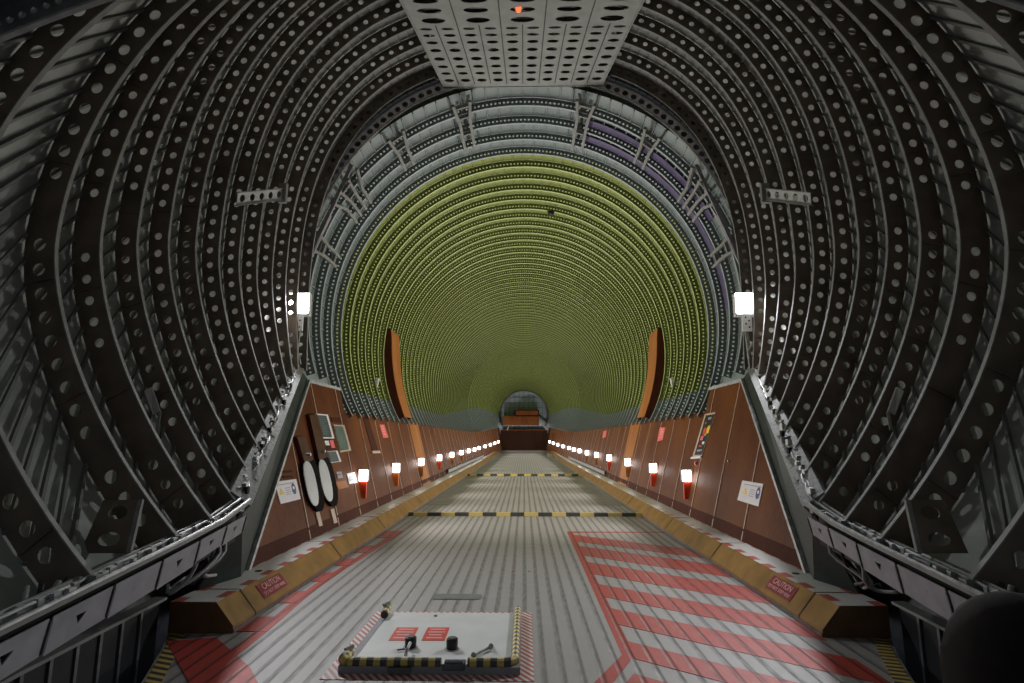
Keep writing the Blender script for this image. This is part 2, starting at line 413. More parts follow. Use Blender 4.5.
# ---- tube vault: skin with longitudinal stringers
A0, A1 = math.radians(-30.0), math.radians(210.0)
sk = MB(); ys = [9.0, 20, 37.5]+[37.5+1.75*i for i in range(1, 11)]
NA = 96
sk.grid([[((TS*tscale(y))*math.cos(A0+(A1-A0)*k/NA), y, TC+(TS*tscale(y))*math.sin(A0+(A1-A0)*k/NA)) for k in range(NA+1)] for y in ys])
nst = 72
for i in range(1, nst):
    a = A0+(A1-A0)*i/nst; cx, sz = math.cos(a), math.sin(a)
    for j in range(len(ys)-1):
        ya, yb = ys[j], ys[j+1]; ra, rb = TS*tscale(ya)-0.02, TS*tscale(yb)-0.02
        sk.beam((ra*cx, ya, TC+ra*sz), (rb*cx, yb, TC+rb*sz), 0.014, 0.04, (cx, 0, sz))
ce = sk.build('ceiling', 'tube_skin'); tag(ce, kind='structure')
# ---- nose skins
nys = [0.5, 1.0, 1.6, 2.35, 3.1, 3.85, 4.31, 4.8, 5.22, 5.7, 6.2, 6.8, 7.5, 8.2, 8.6, 9.3]
curves = {y: nose_curve(y, RD(y)+.012, 104) for y in nys}
for side, rng in (('left', range(0, 53)), ('right', range(52, 105))):
    mb = MB(); mb.grid([[(curves[y][k].x, y, curves[y][k].y) for k in rng] for y in nys])
    o = mb.build('wall_front_'+side, 'nose_skin'); tag(o, kind='structure')
    st = MB(); sg = -1 if side == 'left' else 1
    def half(y):
        c = curves[y][:53] if sg < 0 else curves[y][52:]
        return list(reversed(c)) if sg < 0 else c       # from the crown down
    def at_s(y, q):
        c = half(y); L = 0
        for i in range(len(c)-1):
            l = (c[i+1]-c[i]).length
            if L+l >= q: return c[i].lerp(c[i+1], (q-L)/l), (c[i+1]-c[i]).normalized()
            L += l
        return None, None
    for k in range(1, 60):      # stringers sweep upward going aft
        for j in range(len(nys)-1):
            ya, yb = nys[j], nys[j+1]
            a, da = at_s(ya, .205*k*math.exp(-.045*(ya-3))); b, db = at_s(yb, .205*k*math.exp(-.045*(yb-3)))
            if b is None: continue
            if a is None: a, da = half(ya)[-1], db; 
            if (a-b).length > 1.2: continue
            na = Vector((-da.y, da.x)) if sg > 0 else Vector((da.y, -da.x))
            if a is half(ya)[-1] and at_s(ya, .205*k*math.exp(-.045*(ya-3)))[0] is None and at_s(ya, .205*(k-1)*math.exp(-.045*(ya-3)))[0] is None: continue
            st.beam((a.x-na.x*.015, ya, a.y-na.y*.015), (b.x-na.x*.015, yb, b.y-na.y*.015), 0.018, 0.030, (na.x, 0, na.y))
    st.build('stringers', 'stringer', o)
# annular closing plate between nose and tube
mb = MB(); cv = nose_curve(9.3, 0.24, 96); rows = []
for k in range(97):
    p = cv[k]; d = Vector((p.x, p.y-TC)); q = d.normalized()*TS
    if d.length < TS+0.01: d = d.normalized()*(TS+0.01)
    rows.append([(d.x, 9.32, TC+d.y), (q.x, 9.32, TC+q.y)])
mb.grid(rows); tag(mb.build('wall_front_bulkhead', 'nose_skin'), kind='structure')
# ---- wood lining walls
pk_l = on_wall(308, 381); bt_l = on_wall(250, 557)
Yp, Zp = pk_l.y, pk_l.z; Zb = 0.13; Yb = bt_l.y-(bt_l.z-Zb)*(pk_l.y-bt_l.y)/(pk_l.z-bt_l.z)
seam_y = [Yb+0.02]
for side, s in (('left', -1), ('right', 1)):
    mb = MB()
    # slanted front panel
    def WP(y, z, off=0.0): return Vector((s*(wall_x(y, z)-off), y, z))
    yk = 10.4
    front = [WP(Yb, Zb), WP(yk, Zb), WP(yk, Zp), WP(Yp, Zp)]
    th = Vector((s*0.04, 0, 0))
    mb.prism(front, th)
    ysw = [10.4, 15, 20, 27, 34]+[34+1.5*i for i in range(1, 15)]
    for j in range(len(ysw)-1):
        a, b = ysw[j], ysw[j+1]
        top = lambda y: WALL_TOP+ (0 if y < 34 else (y-34)/21*0.5)
        bot = lambda y: Zb+rise(y)
        p = [WP(a, bot(a)), WP(b, bot(b)), WP(b, top(b)), WP(a, top(a))]
        mb.prism(p, th)
        mb.prism([p[3], p[2], p[2]+Vector((s*0.24, 0, 0.02)), p[3]+Vector((s*0.24, 0, 0.02))], (0,0,-0.02))
    o = mb.build('wall_'+side, 'wood'); tag(o, kind='structure')
    # vertical battens at the panel joints
    bt = MB(); y = 7.75
    while y < 53:
        zt = WALL_TOP+rise(y) if y > 10.4 else (Zp if y > Yp else Zb+(Zp-Zb)*(y-Yb)/(Yp-Yb))
        bt.beam(WP(y, Zb+rise(y)+.01, .006), WP(y, zt-.01, .003), 0.022, 0.010, (s, 0, 0)); y += 1.172
    bt.build('panel_battens', 'batten', o)
    # white metal trim round the slanted edge and the peak
    tr = MB(); tr.beam(WP(Yb, Zb-.02, .01), WP(Yp, Zp, .01), 0.05, 0.05, (s,0,0)); tr.beam(WP(Yp, Zp, .01), WP(10.4, Zp, .01), 0.05, 0.035, (s,0,0))
    tr.build('edge_trim', 'alu', o)
    # darker wood panels by position in the run, light ones behind the arches
    lp = MB()
    for (ya, yb) in ((16.2, 17.6),):
        lp.prism([WP(ya, Zb, .008), WP(yb, Zb, .008), WP(yb, WALL_TOP, .008), WP(ya, WALL_TOP, .008)], (s*0.01,0,0))
    lp.build('light_wood_panel', 'wood_light', o)
    kick = MB(); kick.prism([WP(Yb+.1, Zb, .002), WP(34, Zb, .002), WP(34, Zb+.26, .012), WP(Yb+.42, Zb+.26, .012)], (s*0.02,0,0))
    kick.build('kick_board', 'wood_dark', o)
    # service walkway gutter between kerb and wall
    g = MB(); g.grid([[(s*2.70*narrow(y), y, 0.13+rise(y)), (s*3.0*narrow(y), y, 0.13+rise(y))] for y in ysw[:1]+ysw] if False else [[(s*2.70*narrow(y), y, 0.13+rise(y)), (s*3.0*narrow(y), y, 0.13+rise(y))] for y in [5.0, 10]+ysw])
    tag(g.build('trim_1' if s < 0 else 'trim_2', 'walk'), kind='structure')
# ---- aft bulkhead
mb = MB(); Re = TS*tscale(YEND); n = 48
pts = [(Re*math.cos(A0+(A1-A0)*k/n), YEND, TC+Re*math.sin(A0+(A1-A0)*k/n)) for k in range(n+1)]+[(-Re*0.9, YEND, 0.3), (Re*0.9, YEND, 0.3)]
mb.prism(pts, (0, 0.1, 0)); bh = mb.build('wall_back', 'blue_bulk'); tag(bh, kind='structure')
gr = MB()
for i in range(-4, 5):
    x = i*0.45; zt = TC+math.sqrt(max(0, (Re-.1)**2-x*x)); gr.beam((x, YEND-.03, 2.2), (x, YEND-.03, zt), 0.05, 0.05, (0,1,0))
for i in range(5):
    z = 3.4+i*0.5; x = math.sqrt(max(0.01, (Re-.1)**2-(z-TC)**2)); gr.beam((-x, YEND-.03, z), (x, YEND-.03, z), 0.05, 0.05, (0,1,0))
gr.build('stiffener_grid', 'alu_pale', bh)
rg = MB(); rg.tube([((Re-.15)*math.cos(A0+(A1-A0)*k/n), YEND-.1, TC+(Re-.15)*math.sin(A0+(A1-A0)*k/n)) for k in range(n+1)], 0.09, 6)
rg.build('rim_ring', 'alu_pale', bh)
# ---- outboard dark sides under the sill and dark underfloor
for side, s in (('left', -1), ('right', 1)):
    mb = MB()
    mb.grid([[(s*3.1, 0.6, 0.95), (s*3.1, 6.4, 0.95)], [(s*3.1, 0.6, -.6), (s*3.1, 6.4, -.6)]])
    mb.grid([[(s*3.1, 0.6, -.6), (s*3.1, 6.4, -.6)], [(s*1.8, .6, -.6), (s*1.8, 6.4, -.6)]])
    mb.grid([[(s*2.95, 6.4, 1.0), (s*2.95, 6.4, -.6)], [(s*2.2, 6.4, 1.0), (s*2.2, 6.4, -.6)]]) if False else None
    tag(mb.build('wall_lower_'+side, 'steel_dark'), kind='structure')
    # jamb closing panel between the chord line and the slanted wood edge
    mb = MB()
    ct, cb = chord(8.6), chord(4.8)
    A = Vector((s*(cb[0]+.03), 4.86, cb[1]-.02)); B = Vector((s*(ct[0]+.0), 8.62, ct[1]))
    C = Vector((s*wall_x(Yp, Zp), Yp, Zp+.02)); D = Vector((s*wall_x(Yb, Zb), Yb, Zb))
    E = Vector((s*2.95, 5.3, 0.1))
    mb.prism([A, B, C, D, E], (s*0.02, 0, 0)); tag(mb.build('trim_3' if s < 0 else 'trim_4', 'jamb'), kind='structure')

# ================================================================== FRAMES OF THE TUBE
def ring_pts(n): return [Vector((-TR*math.cos(A0+(A1-A0)*k/n), TR*math.sin(A0+(A1-A0)*k/n))) for k in range(n+1)]
root = thing('ring_frame', (0, Z0, TC), 'grey ring frame at the mouth of the green tube, nearest the camera', 'frame', 'ring frames of the long tube')
rp = ring_pts(204); base = MB()
wb = web_mesh([Vector((p.x, p.y)) for p in rp], TS-TR-.012, 0.0, 0.021, 8)
for v in wb.v: v.y += Z0; v.z += TC
wob = wb.build('web', 'tube_web', root, solid=0.004)
fb = flange_mesh(ring_pts(120), 0.0, 0.05, 0.006)
for v in fb.v: v.y += Z0; v.z += TC
fob = fb.build('flange', 'tube_flange', root)
A0S = math.radians(-18.5)
def short_pts(n): return [Vector((-TR*math.cos(A0S+(PI-2*A0S)*k/n), TR*math.sin(A0S+(PI-2*A0S)*k/n))) for k in range(n+1)]
def shorten(r):
    for o in list(r.children):
        q = r.location
        if o.name.startswith('web'): mb = web_mesh(short_pts(186), TS-TR-.012, 0.0, 0.021, 8); sd = .004
        else: mb = flange_mesh(short_pts(110), 0.0, 0.05, 0.006); sd = 0
        for v in mb.v: v.y += q.y; v.z += q.z
        nm = 'web' if o.name.startswith('web') else 'flange'
        bpy.data.objects.remove(o); mb.build(nm, 'tube_web' if nm == 'web' else 'tube_flange', r, solid=sd)
nfr = int((YEND-0.4-Z0)/PITCHF)
names = {1: 'second grey ring frame from the mouth of the tube', 2: 'third grey ring frame from the mouth of the tube', 3: 'last grey ring frame just before the green ones',
         4: 'first green ring frame, just behind the grey ones', 5: 'second green ring frame from the front', 6: 'third green ring frame from the front', 7: 'fourth green ring frame from the front'}
ordn = ['first', 'second', 'third', 'fourth', 'fifth', 'sixth', 'seventh', 'eighth', 'ninth', 'tenth']
for k in range(1, nfr+1):
    c = copy_tree(root); y = Z0+k*PITCHF; c.location = (0, y, TC); q = tscale(y); c.scale = (q, 1, q)
    c['label'] = names.get(k, '%s green ring frame from the front, before the rows merge' % ordn[k-4] if k < 14 else 'thin green ring frame with small holes, one of the close row deep in the tube' if y < 37.5 else 'small green ring frame in the narrowing tail end of the tube')
    if k == 1: shorten(c)
    if k >= 14: c['group'] = 'green ring frames deep in the tube' if y < 37.5 else 'ring frames in the tail taper'

shorten(root)
# ================================================================== NOSE RIBS
rib_y = [2.35, 3.1]+[3.85+0.457*i for i in range(12)]
ordn = ['nearest', 'second', 'third', 'fourth', 'fifth', 'sixth', 'seventh', 'eighth', 'ninth', 'tenth', 'eleventh', 'twelfth', 'thirteenth', 'farthest']
for i, y in enumerate(rib_y):
    t = thing('nose_rib', (0, y, 0), ('dark arched nose rib with round holes, %s of the row from the camera' % ordn[i]), 'rib', 'dark arched ribs of the nose')
    cv0 = nose_curve(y, 0, 200); L = plen(cv0); cell = 0.172 if i < 4 else 0.165
    n = int(L/cell); cv = resample(cv0, n)
    gq = int(n*(.165 if i < 7 else .20)); gap = {gq, n-1-gq} | ({gq+1, n-2-gq} if i < 5 else set())
    rnd = random.Random(i)
    def sk_(a, b, g=gap, i=i): return (i == 3 and (4 <= a <= 8 or 4 <= b-1-a <= 8)) or a in g or a == 0 or a == b-1 or a % 9 == 4 and (a < b*0.12 or a > b*0.88)
    web_mesh(cv, RD(y), y, 0.044 if i < 3 else 0.036, 12, 0.52, sk_).build('web', 'nose_web', t, solid=0.006)
    cf = nose_curve(y, 0, 140)
    flange_mesh(cf, y+.008, 0.032, 0.009).build('inner_flange', 'nose_flange', t)
    # radial stiffeners on the web
    ns = normals(cv)
    for k in range(2, n, 5):
        a = cv[k]+ns[k]*.01; b = cv[k]+ns[k]*(RD(y)-.01)
        MB().beam((a.x, y-.012, a.y), (b.x, y-.012, b.y), 0.010, 0.022, (0,1,0)).build('web_stiffener', 'nose_web', t)
    if i in (1, 2, 3, 4, 5, 6, 7):
        for s in (0, -1):
            p = cv[s]; MB().box(p.x-.03, p.x+.03, y-.02, y+.03, p.y-.04, p.y+.015).build('foot_fitting', 'nose_flange', t)

# ================================================================== PERFORATED CEILING PANEL
def panel_z(y): return CAMH+5.72+(y-6.2)*0.118 if y < 7.2 else CAMH+5.838+(y-7.2)*0.085
def panel_y(py):
    best = None
    for i in range(600):
        y = 5.6+i*0.0075; e = abs(at_depth(524, py, y).z-panel_z(y))
        if best is None or e < best[0]: best = (e, y)
    return best[1]
def panel_hw(y): return 1.34+(9.1-y)*0.125
pt = thing('perforated_ceiling_panel', (0, 7.6, panel_z(7.6)), 'grey perforated ceiling panel with rows of oval holes at the top of the arch', 'ceiling panel')
rows_px = [83.0, 75.7, 69, 62, 53.5, 45, 37.6, 30.6, 24.5]
rows_b = [14, 4, -5, -14]
mb = MB(); eb = [panel_y(p) for p in rows_px]; eb2 = [panel_y(p) for p in [24.5]+rows_b]
def cells(edges, ncol, hu, hv):
    for r in range(len(edges)-1):
        y0, y1 = edges[r], edges[r+1]
        for c in range(ncol):
            def P(u, v):
                y = y0+(y1-y0)*v; x = panel_hw(y)*(-1+2*(c+u)/ncol); return (x, y, panel_z(y))
            nh = 12; out = []; inn = []
            for k in range(nh):
                t = 2*PI*k/nh+PI/4; cx, sx = math.cos(t), math.sin(t); m = max(abs(cx), abs(sx))
                out.append((0.5+.5*cx/m, .5+.5*sx/m)); inn.append((.5+hu*cx, .5+hv*sx))
            mb.add([P(*q) for q in out]+[P(*q) for q in inn], [(k, (k+1)%nh, (k+1)%nh+nh, k+nh) for k in range(nh)])
cells(eb, 10, 0.29, 0.21); cells(eb2, 5, 0.27, 0.27)
yA = panel_y(86.5)
mb.grid([[(x*panel_hw(y), y, panel_z(y)) for x in (-1, 1)] for y in (yA, eb[0])])
mb.build('perforated_sheet', 'panel_grey', pt, solid=0.006)
sm = MB()
for c in range(1, 10):
    f = -1+2*c/10
    sm.beam((f*panel_hw(eb[0]), eb[0], panel_z(eb[0])-.006), (f*panel_hw(eb[-1]), eb[-1], panel_z(eb[-1])-.006), 0.014, 0.008)
for c in range(1, 5):
    f = -1+2*c/5
    ys_ = [eb2[0], 7.2, eb2[-1]] if eb2[0] > 7.2 > eb2[-1] else [eb2[0], eb2[-1]]
    for a, b in zip(ys_, ys_[1:]): sm.beam((f*panel_hw(a), a, panel_z(a)-.006), (f*panel_hw(b), b, panel_z(b)-.006), 0.014, 0.008)
sm.build('column_seams', 'seam', pt)
ed = MB()
for s in (-1, 1):
    ys_ = [yA, 8.2, 7.2, eb2[-1]]
    for a, b in zip(ys_, ys_[1:]):
        ed.beam((s*panel_hw(a), a, panel_z(a)+.03), (s*panel_hw(b), b, panel_z(b)+.03), 0.02, 0.09)
ed.beam((-panel_hw(yA), yA, panel_z(yA)+.02), (panel_hw(yA), yA, panel_z(yA)+.02), 0.03, 0.07)
ed.build('edge_angle', 'panel_grey', pt)
bk = MB()    # frames crossing above the panel
for y in (6.6, 7.05, 7.5, 7.95, 8.42, 8.88):
    bk.box(-1.5, 1.5, y-.02, y+.02, panel_z(y)+.10, panel_z(y)+.22)
bk.build('cross_member', 'steel_dark', pt)
# red beacon
bp = at_depth(518.5, 9, panel_y(9)-.0); t = thing('red_beacon', bp, 'small glowing red beacon lamp in a hole of the grey ceiling panel', 'lamp')
mb = MB(); R_ = 0.04
mb.tube([bp+Vector((0,0,.03)), bp+Vector((0,0,-.01)), bp+Vector((0,0,-.035)), bp+Vector((0,0,-.05))], [R_, R_, R_*.7, R_*.15], 12); mb.build('lens', 'beacon', t, smooth=True)
MB().cyl(bp+Vector((0,0,.06)), bp+Vector((0,0,.025)), .075, 16).build('base_ring', 'steel_dark', t)

# ================================================================== PORTAL: pale holed arch segments, ties and braces round the tube mouth
def arc_pt(r, a, y): return Vector((r*math.cos(a), y, TC+r*math.sin(a)))
for s, nm in ((-1, 'left'), (1, 'right')):
    a0, a1 = math.radians(74), math.radians(3)
    n = 32; cv = []
    for k in range(n+1):
        a = a0+(a1-a0)*k/n; dg = math.degrees(a); r = 3.60+.18*min(1, dg/36)+.14*max(0, min(1, (dg-36)/26))
        cv.append(Vector((s*r*math.cos(a), TC+r*math.sin(a))))
    if s > 0: pass
    cvv = cv if s > 0 else list(reversed(cv))
    t = thing('portal_arch', (s*2.5, 9.15, TC+2.4), 'pale holed arch girder on the %s side of the tube mouth' % nm, 'girder')
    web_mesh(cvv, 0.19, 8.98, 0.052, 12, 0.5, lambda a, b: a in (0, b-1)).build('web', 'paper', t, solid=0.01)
    flange_mesh(cvv, 8.98, 0.05, 0.012).build('inner_flange', 'nose_flange', t)
    flange_mesh(cvv, 8.98, 0.05, 0.012, 0.19).build('outer_flange', 'nose_flange', t)
    # diagonal brace struts
    br = thing('diagonal_brace', (s*3.2, 8.9, TC+.3), 'thin diagonal strut pair above the %s floodlight' % nm, 'strut')
    for (pa, pb) in (((287, 262), (318, 226)), ((289, 300), (352, 165)), ((297, 286), (330, 215))):
        pa = (pa[0] if s < 0 else 1048-pa[0], pa[1]); pb = (pb[0] if s < 0 else 1048-pb[0], pb[1])
        a, b = at_depth(*pa, 8.95), at_depth(*pb, 9.1)
        MB().beam(a, b, 0.06, 0.04, (0,1,0)).build('strut', 'alu_pale', br)
# twin ladder ties bridging the grey frames
def tie(px, px2, label, y1=10.15, grp='pale twin ties bridging the grey frames'):
    xa, ya = px; xb, yb = px2
    a = at_depth(xa, ya, 9.0); b = at_depth(xb, yb, 10.55)
    d = (b-a).normalized(); out = Vector((a.x, 0, a.z-TC)).normalized(); sd = out.cross(Vector((0,1,0))).normalized()
    ra = 3.62
    ang = math.atan2((b.z-TC), b.x)
    t = thing('frame_tie', arc_pt(ra, ang, 9.9), label, 'bracket', grp)
    for q in ((-1, 1) if 'shoulder' not in label else (-2.4, -.8, .8, 2.4)):
        aa = ang+q*0.027
        mb = MB(); pts = [arc_pt(ra+.02, aa+q*.015, 9.02), arc_pt(ra-.02, aa, 9.5), arc_pt(ra-.03, aa, (9.5+y1)/2), arc_pt(ra-.01, aa, y1)]
        for u, v in zip(pts, pts[1:]): mb.beam(u, v, 0.05, 0.05, (math.cos(ang),0,math.sin(ang)))
        mb.build('side_rail', 'nose_flange', t)
    for y in (9.1, 9.42, min(9.98, y1-.05)):
        MB().beam(arc_pt(ra, ang-.03, y), arc_pt(ra, ang+.03, y), 0.05, 0.04, (0,1,0)).build('rung', 'nose_flange', t)
tie((455, 92), (467, 140), 'pale twin tie left of the ceiling panel end, at the tube mouth', 10.65)
tie((592, 92), (580, 140), 'pale twin tie right of the ceiling panel end, at the tube mouth', 10.65)
tie((375, 122), (395, 153), 'pale twin tie at upper left of the tube mouth')
tie((673, 122), (652, 153), 'pale twin tie at upper right of the tube mouth')
tie((322, 178), (345, 205), 'pale twin tie on the left shoulder of the tube mouth')
tie((726, 178), (703, 205), 'pale twin tie on the right shoulder of the tube mouth')
tie((309, 250), (322, 262), 'lowest pale twin tie on the left of the tube mouth')
tie((739, 250), (726, 262), 'lowest pale twin tie on the right of the tube mouth')
# end brackets hanging from the panel
for s, nm in ((-1, 'left'), (1, 'right')):
    t = thing('panel_hanger', (s*1.2, 9.1, panel_z(9.0)), 'forked pale hanger under the %s end corner of the ceiling panel' % nm, 'bracket')
    for (pa, pb) in (((449, 84), (458, 104)), ((470, 86), (466, 108)), ((455, 88), (479, 88))):
        m_ = lambda p: (p[0] if s < 0 else 1048-p[0], p[1])
        MB().beam(at_depth(*m_(pa), 9.05), at_depth(*m_(pb), 9.25), 0.05, 0.03, (0,1,0)).build('arm', 'nose_flange', t)
# purple strips on the right side between the grey frames
for k, (ya, yb) in enumerate(((9.75, 9.95), (10.3, 10.5))):
    mb = MB(); aa = [math.radians(72-2*i) for i in range(24 if k == 0 else 36)]
    mb.grid([[arc_pt(TS-.05, a, ya), arc_pt(TS-.05, a, yb)] for a in aa])
    tag(mb.build('purple_strip', 'purple', solid=0.01), 'purple curved strip on the upper right skin between %s grey frames' % ('the first' if k == 0 else 'the next'), 'strip')

# ================================================================== PERFORATED BRACKET BEAMS on the ribs
for s, nm in ((-1, 'left'), (1, 'right')):
    Y = 6.0
    m_ = lambda p: (p[0] if s < 0 else 1048-p[0], p[1])
    a, b = at_depth(*m_((237, 199)), Y), at_depth(*m_((283, 194)), Y+.9)
    t = thing('perforated_bracket', (a+b)/2, 'short pale bracket beam with five round holes on the %s ribs' % nm, 'bracket')
    d = (b-a)/5; up = Vector((0, 0, 0.155)); mb = MB()
    for c in range(5):
        def P(u, v): return a+d*(c+u)+up*(v-.5)
        nh = 12; out = []; inn = []
        for k in range(nh):
            q = 2*PI*k/nh+PI/4; cx, sx = math.cos(q), math.sin(q); m = max(abs(cx), abs(sx))
            out.append((.5+.5*cx/m, .5+.5*sx/m)); inn.append((.5+.26*cx, .5+.30*sx))
        mb.add([P(*q) for q in out]+[P(*q) for q in inn], [(k, (k+1)%nh, (k+1)%nh+nh, k+nh) for k in range(nh)])
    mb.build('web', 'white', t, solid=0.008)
    fl_ = MB(); off = Vector((-s*.0, 0.03, 0))
    fl_.beam(a+up*.5, b+up*.5, .05, .012); fl_.beam(a-up*.5, b-up*.5, .05, .012); fl_.build('flange', 'nose_flange', t)
    MB().box(b.x-.05, b.x+.05, b.y-.03, b.y+.03, b.z-.12, b.z+.14).build('end_plate', 'nose_flange', t)

# bright angled fitting between the ribs, low on each side, and the two-holed gusset
for s, nm in ((-1, 'left'), (1, 'right')):
    m_ = lambda p: (p[0] if s < 0 else 1048-p[0], p[1])
    t = thing('corner_fitting', at_depth(*m_((152, 405)), 4.65), 'pale triangular fitting between two ribs low on the %s' % nm, 'bracket')
    Pm = lambda p, y: at_depth(*m_(p), y)
    poly = [Pm((144, 391), 4.62), Pm((151, 387), 4.68), Pm((160, 412), 4.66), Pm((153, 415), 4.62)]
    MB().prism(poly, (0, .02, 0)).build('plate', 'nose_flange', t)
    MB().beam(poly[2], Pm((157, 430), 4.62), .02, .02).build('leg', 'nose_flange', t)
    g = thing('gusset_plate', at_depth(*m_((112, 530)), 3.55), 'dark gusset plate with two oval holes above the %s sill' % nm, 'plate')
    Y = 3.5; q4 = [Pm((104, 500), Y+.15), Pm((141, 500), Y+.15), Pm((129, 553), Y), Pm((80, 553), Y)]
    mb = MB()
    for c in range(2):
        def P(u, v):
            vv = (c+v)/2; l = q4[0].lerp(q4[3], vv); r = q4[1].lerp(q4[2], vv); return l.lerp(r, u)
        nh = 12; out = []; inn = []
        for k in range(nh):
            q = 2*PI*k/nh+PI/4; cx, sx = math.cos(q), math.sin(q); m = max(abs(cx), abs(sx))
            out.append((.5+.5*cx/m, .5+.5*sx/m)); inn.append((.5+.24*cx, .5+.27*sx))
        mb.add([P(*q) for q in out]+[P(*q) for q in inn], [(k, (k+1)%nh, (k+1)%nh+nh, k+nh) for k in range(nh)])
    mb.build('web', 'nose_web', g, solid=0.008)
    MB().beam(q4[1], q4[2], .03, .02, (0,1,0)).build('edge_flange', 'nose_flange', g)

# ================================================================== DOOR HEADER ARC (top corners)
t = thing('header_rail', (0, 2.2, CAMH+2.2), 'dark curved header rail of the opening crossing the top corners near the camera', 'rail')
cx0, Rh = (CAMH+1.78-4.83), 5.3
cvh = [Vector((Rh*math.sin(a), cx0+Rh*math.cos(a))) for a in [math.radians(-33+66*k/60) for k in range(61)]]
cells_ = resample(cvh, 110)
web_mesh(cells_, 0.15, 2.2, 0.018, 8, 0.45).build('holed_web', 'steel_dark', t, solid=0.012)
flange_mesh(cvh, 2.19, 0.025, 0.012, -.01).build('lower_lip', 'nose_flange', t)
flange_mesh(cvh, 2.20, 0.16, 0.02, 0.155).build('upper_cap', 'steel_dark', t)

# ================================================================== SILL BEAMS AND SLANTED JAMB BEAMS
def rope(pts, n, amp, rnd):
    out = []
    for i in range(n+1):
        f = i/n*(len(pts)-1); k = min(int(f), len(pts)-2); p = Vector(pts[k]).lerp(Vector(pts[k+1]), f-k)
        out.append(p+Vector((rnd.uniform(-amp, amp), rnd.uniform(-amp, amp), rnd.uniform(-amp, amp))))
    return out
for s, nm in ((-1, 'left'), (1, 'right')):
    rnd = random.Random(5+s)
    def CH(y, dx=0, dz=0):
        x, z = chord(y); return Vector((s*(x+dx), y, z+dz-(.04 if y < 4.84 else 0)))
    t = thing('sill_beam', CH(3.2), 'pale panelled sill beam along the %s edge of the opening' % nm, 'beam')
    ysl = [1.4, 2.0, 2.6, 3.2, 3.85, 4.4, 4.84]
    mb = MB()
    for a, b in zip(ysl, ysl[1:]): mb.beam(CH(a, .03, .01), CH(b, .03, .01), 0.16, 0.02)
    mb.build('top_plate', 'stringer', t)
    for dx, dz, r, m, nme in ((-.045, .03, .012, 'alu', 'top_rail'), (.02, .045, .010, 'alu', 'top_rail'), (.07, .04, .012, 'wire_a', 'top_rail')):
        MB().tube([CH(a, dx, dz) for a in ysl], r, 6).build(nme, m, t)
    # chain of small clips along the top
    cl = MB(); y = 1.5
    while y < 4.75:
        c = CH(y, rnd.uniform(-.03, .05), .035); l = rnd.uniform(.02, .06)
        cl.box(c.x-.012, c.x+.012, c.y-l/2, c.y+l/2, c.z-.02, c.z+.02); y += rnd.uniform(.06, .12)
    cl.build('latch_clips', 'alu', t); 
    # side panels, each with a triangular hole
    edges = [1.45, 1.95, 2.36, 2.78, 3.2, 3.62, 4.05, 4.45, 4.8]
    for a, b in zip(edges, edges[1:]):
        a2, b2 = a+.012, b-.012; mb = MB()
        TL, TRi = CH(a2, -.05, -.03), CH(b2, -.05, -.03); hgt = 0.175 if b < 4.1 else 0.15
        BL, BR = TL+Vector((s*.03, 0, -hgt)), TRi+Vector((s*.03, 0, -hgt+.01))
        def Q(u, v): return TL.lerp(TRi, u).lerp(BL.lerp(BR, u), v)
        tri = [(.40, .34), (.58, .36), (.47, .62)]
        if abs(a-3.2) < .02: tri = [(.40, .40), (.42, .40), (.41, .44)]
        out = [(0, 0), (1, 0), (1, 1), (0, 1)]
        vs = [Q(*p) for p in out]+[Q(*p) for p in tri]
        mb.add(vs, [(0, 1, 5, 4), (1, 2, 6, 5), (2, 3, 6), (3, 0, 4, 6)])
        mb.build('side_panel', 'alu_pale', t, solid=0.006)
        MB().beam(Q(1.03, .1)+Vector((-s*.006, 0, 0)), Q(1.03, .95)+Vector((-s*.006, 0, 0)), .012, .012, (0,1,0)).build('panel_strap', 'steel_dark', t)
    mb = MB(); mb.beam(CH(1.4, .06, -.13), CH(4.8, .06, -.13), .02, .22); mb.build('inner_web', 'dark', t)
    # slanted jamb beam
    t = thing('jamb_beam', CH(6.7), 'slanted %s jamb beam of the opening, covered in latches and cables' % nm, 'beam')
    Pn = lambda y, dx=0, dy=0, dz=0: CH(y, dx, dz)+Vector((0, dy, 0))
    MB().beam(Pn(4.84, .06, -.02), Pn(8.62, .06, -.02), .12, .20, (s,0,1)).build('beam_body', 'jamb_grey', t)
    MB().beam(Pn(4.84, -.02, .06), Pn(8.62, -.02, .06), .02, .03, (s,0,1)).build('guide_rail', 'alu', t)
    MB().beam(Pn(4.84, .13, -.05), Pn(8.62, .13, -.05), .02, .03, (s,0,1)).build('guide_rail', 'alu', t)
    for q in range(3):
        pts = rope([Pn(4.84, .0+.035*q), Pn(6.7, .01+.035*q), Pn(8.6, .0+.035*q)], 46, .018, rnd)
        MB().tube([p+Vector((0, -.05, .03)) for p in pts], .009, 5).build('cable', 'wire_a' if q else 'alu', t, smooth=True)
    cl = MB(); y = 4.95
    while y < 8.55:
        c = Pn(y, rnd.uniform(0, .1))+Vector((0, -.05, .05)); l = rnd.uniform(.03, .07)
        cl.box(c.x-.02, c.x+.02, c.y-l/2, c.y+l/2, c.z-l/2, c.z+l/2); y += rnd.uniform(.08, .17)
    cl.build('latch_blocks', 'alu', t)
    cl = MB(); y = 5.0
    while y < 8.5:
        c = Pn(y, rnd.uniform(-.02, .1))+Vector((0, -.07, .03)); cl.box(c.x-.018, c.x+.018, c.y-.02, c.y+.02, c.z-.03, c.z+.03); y += rnd.uniform(.15, .25)
    cl.build('dark_clamps', 'dark', t)
    for yy in (5.6, 6.4):     # small pale cable clips on the seal
        wv = Vector((s*wall_x(8, .9), yy+1.25, chord(yy)[1]-.25))
    # white corner fillet at the top of the jamb
    f = thing('corner_fillet', CH(8.5), 'small white triangular sheet beside the peak of the %s wood lining' % nm, 'sheet')
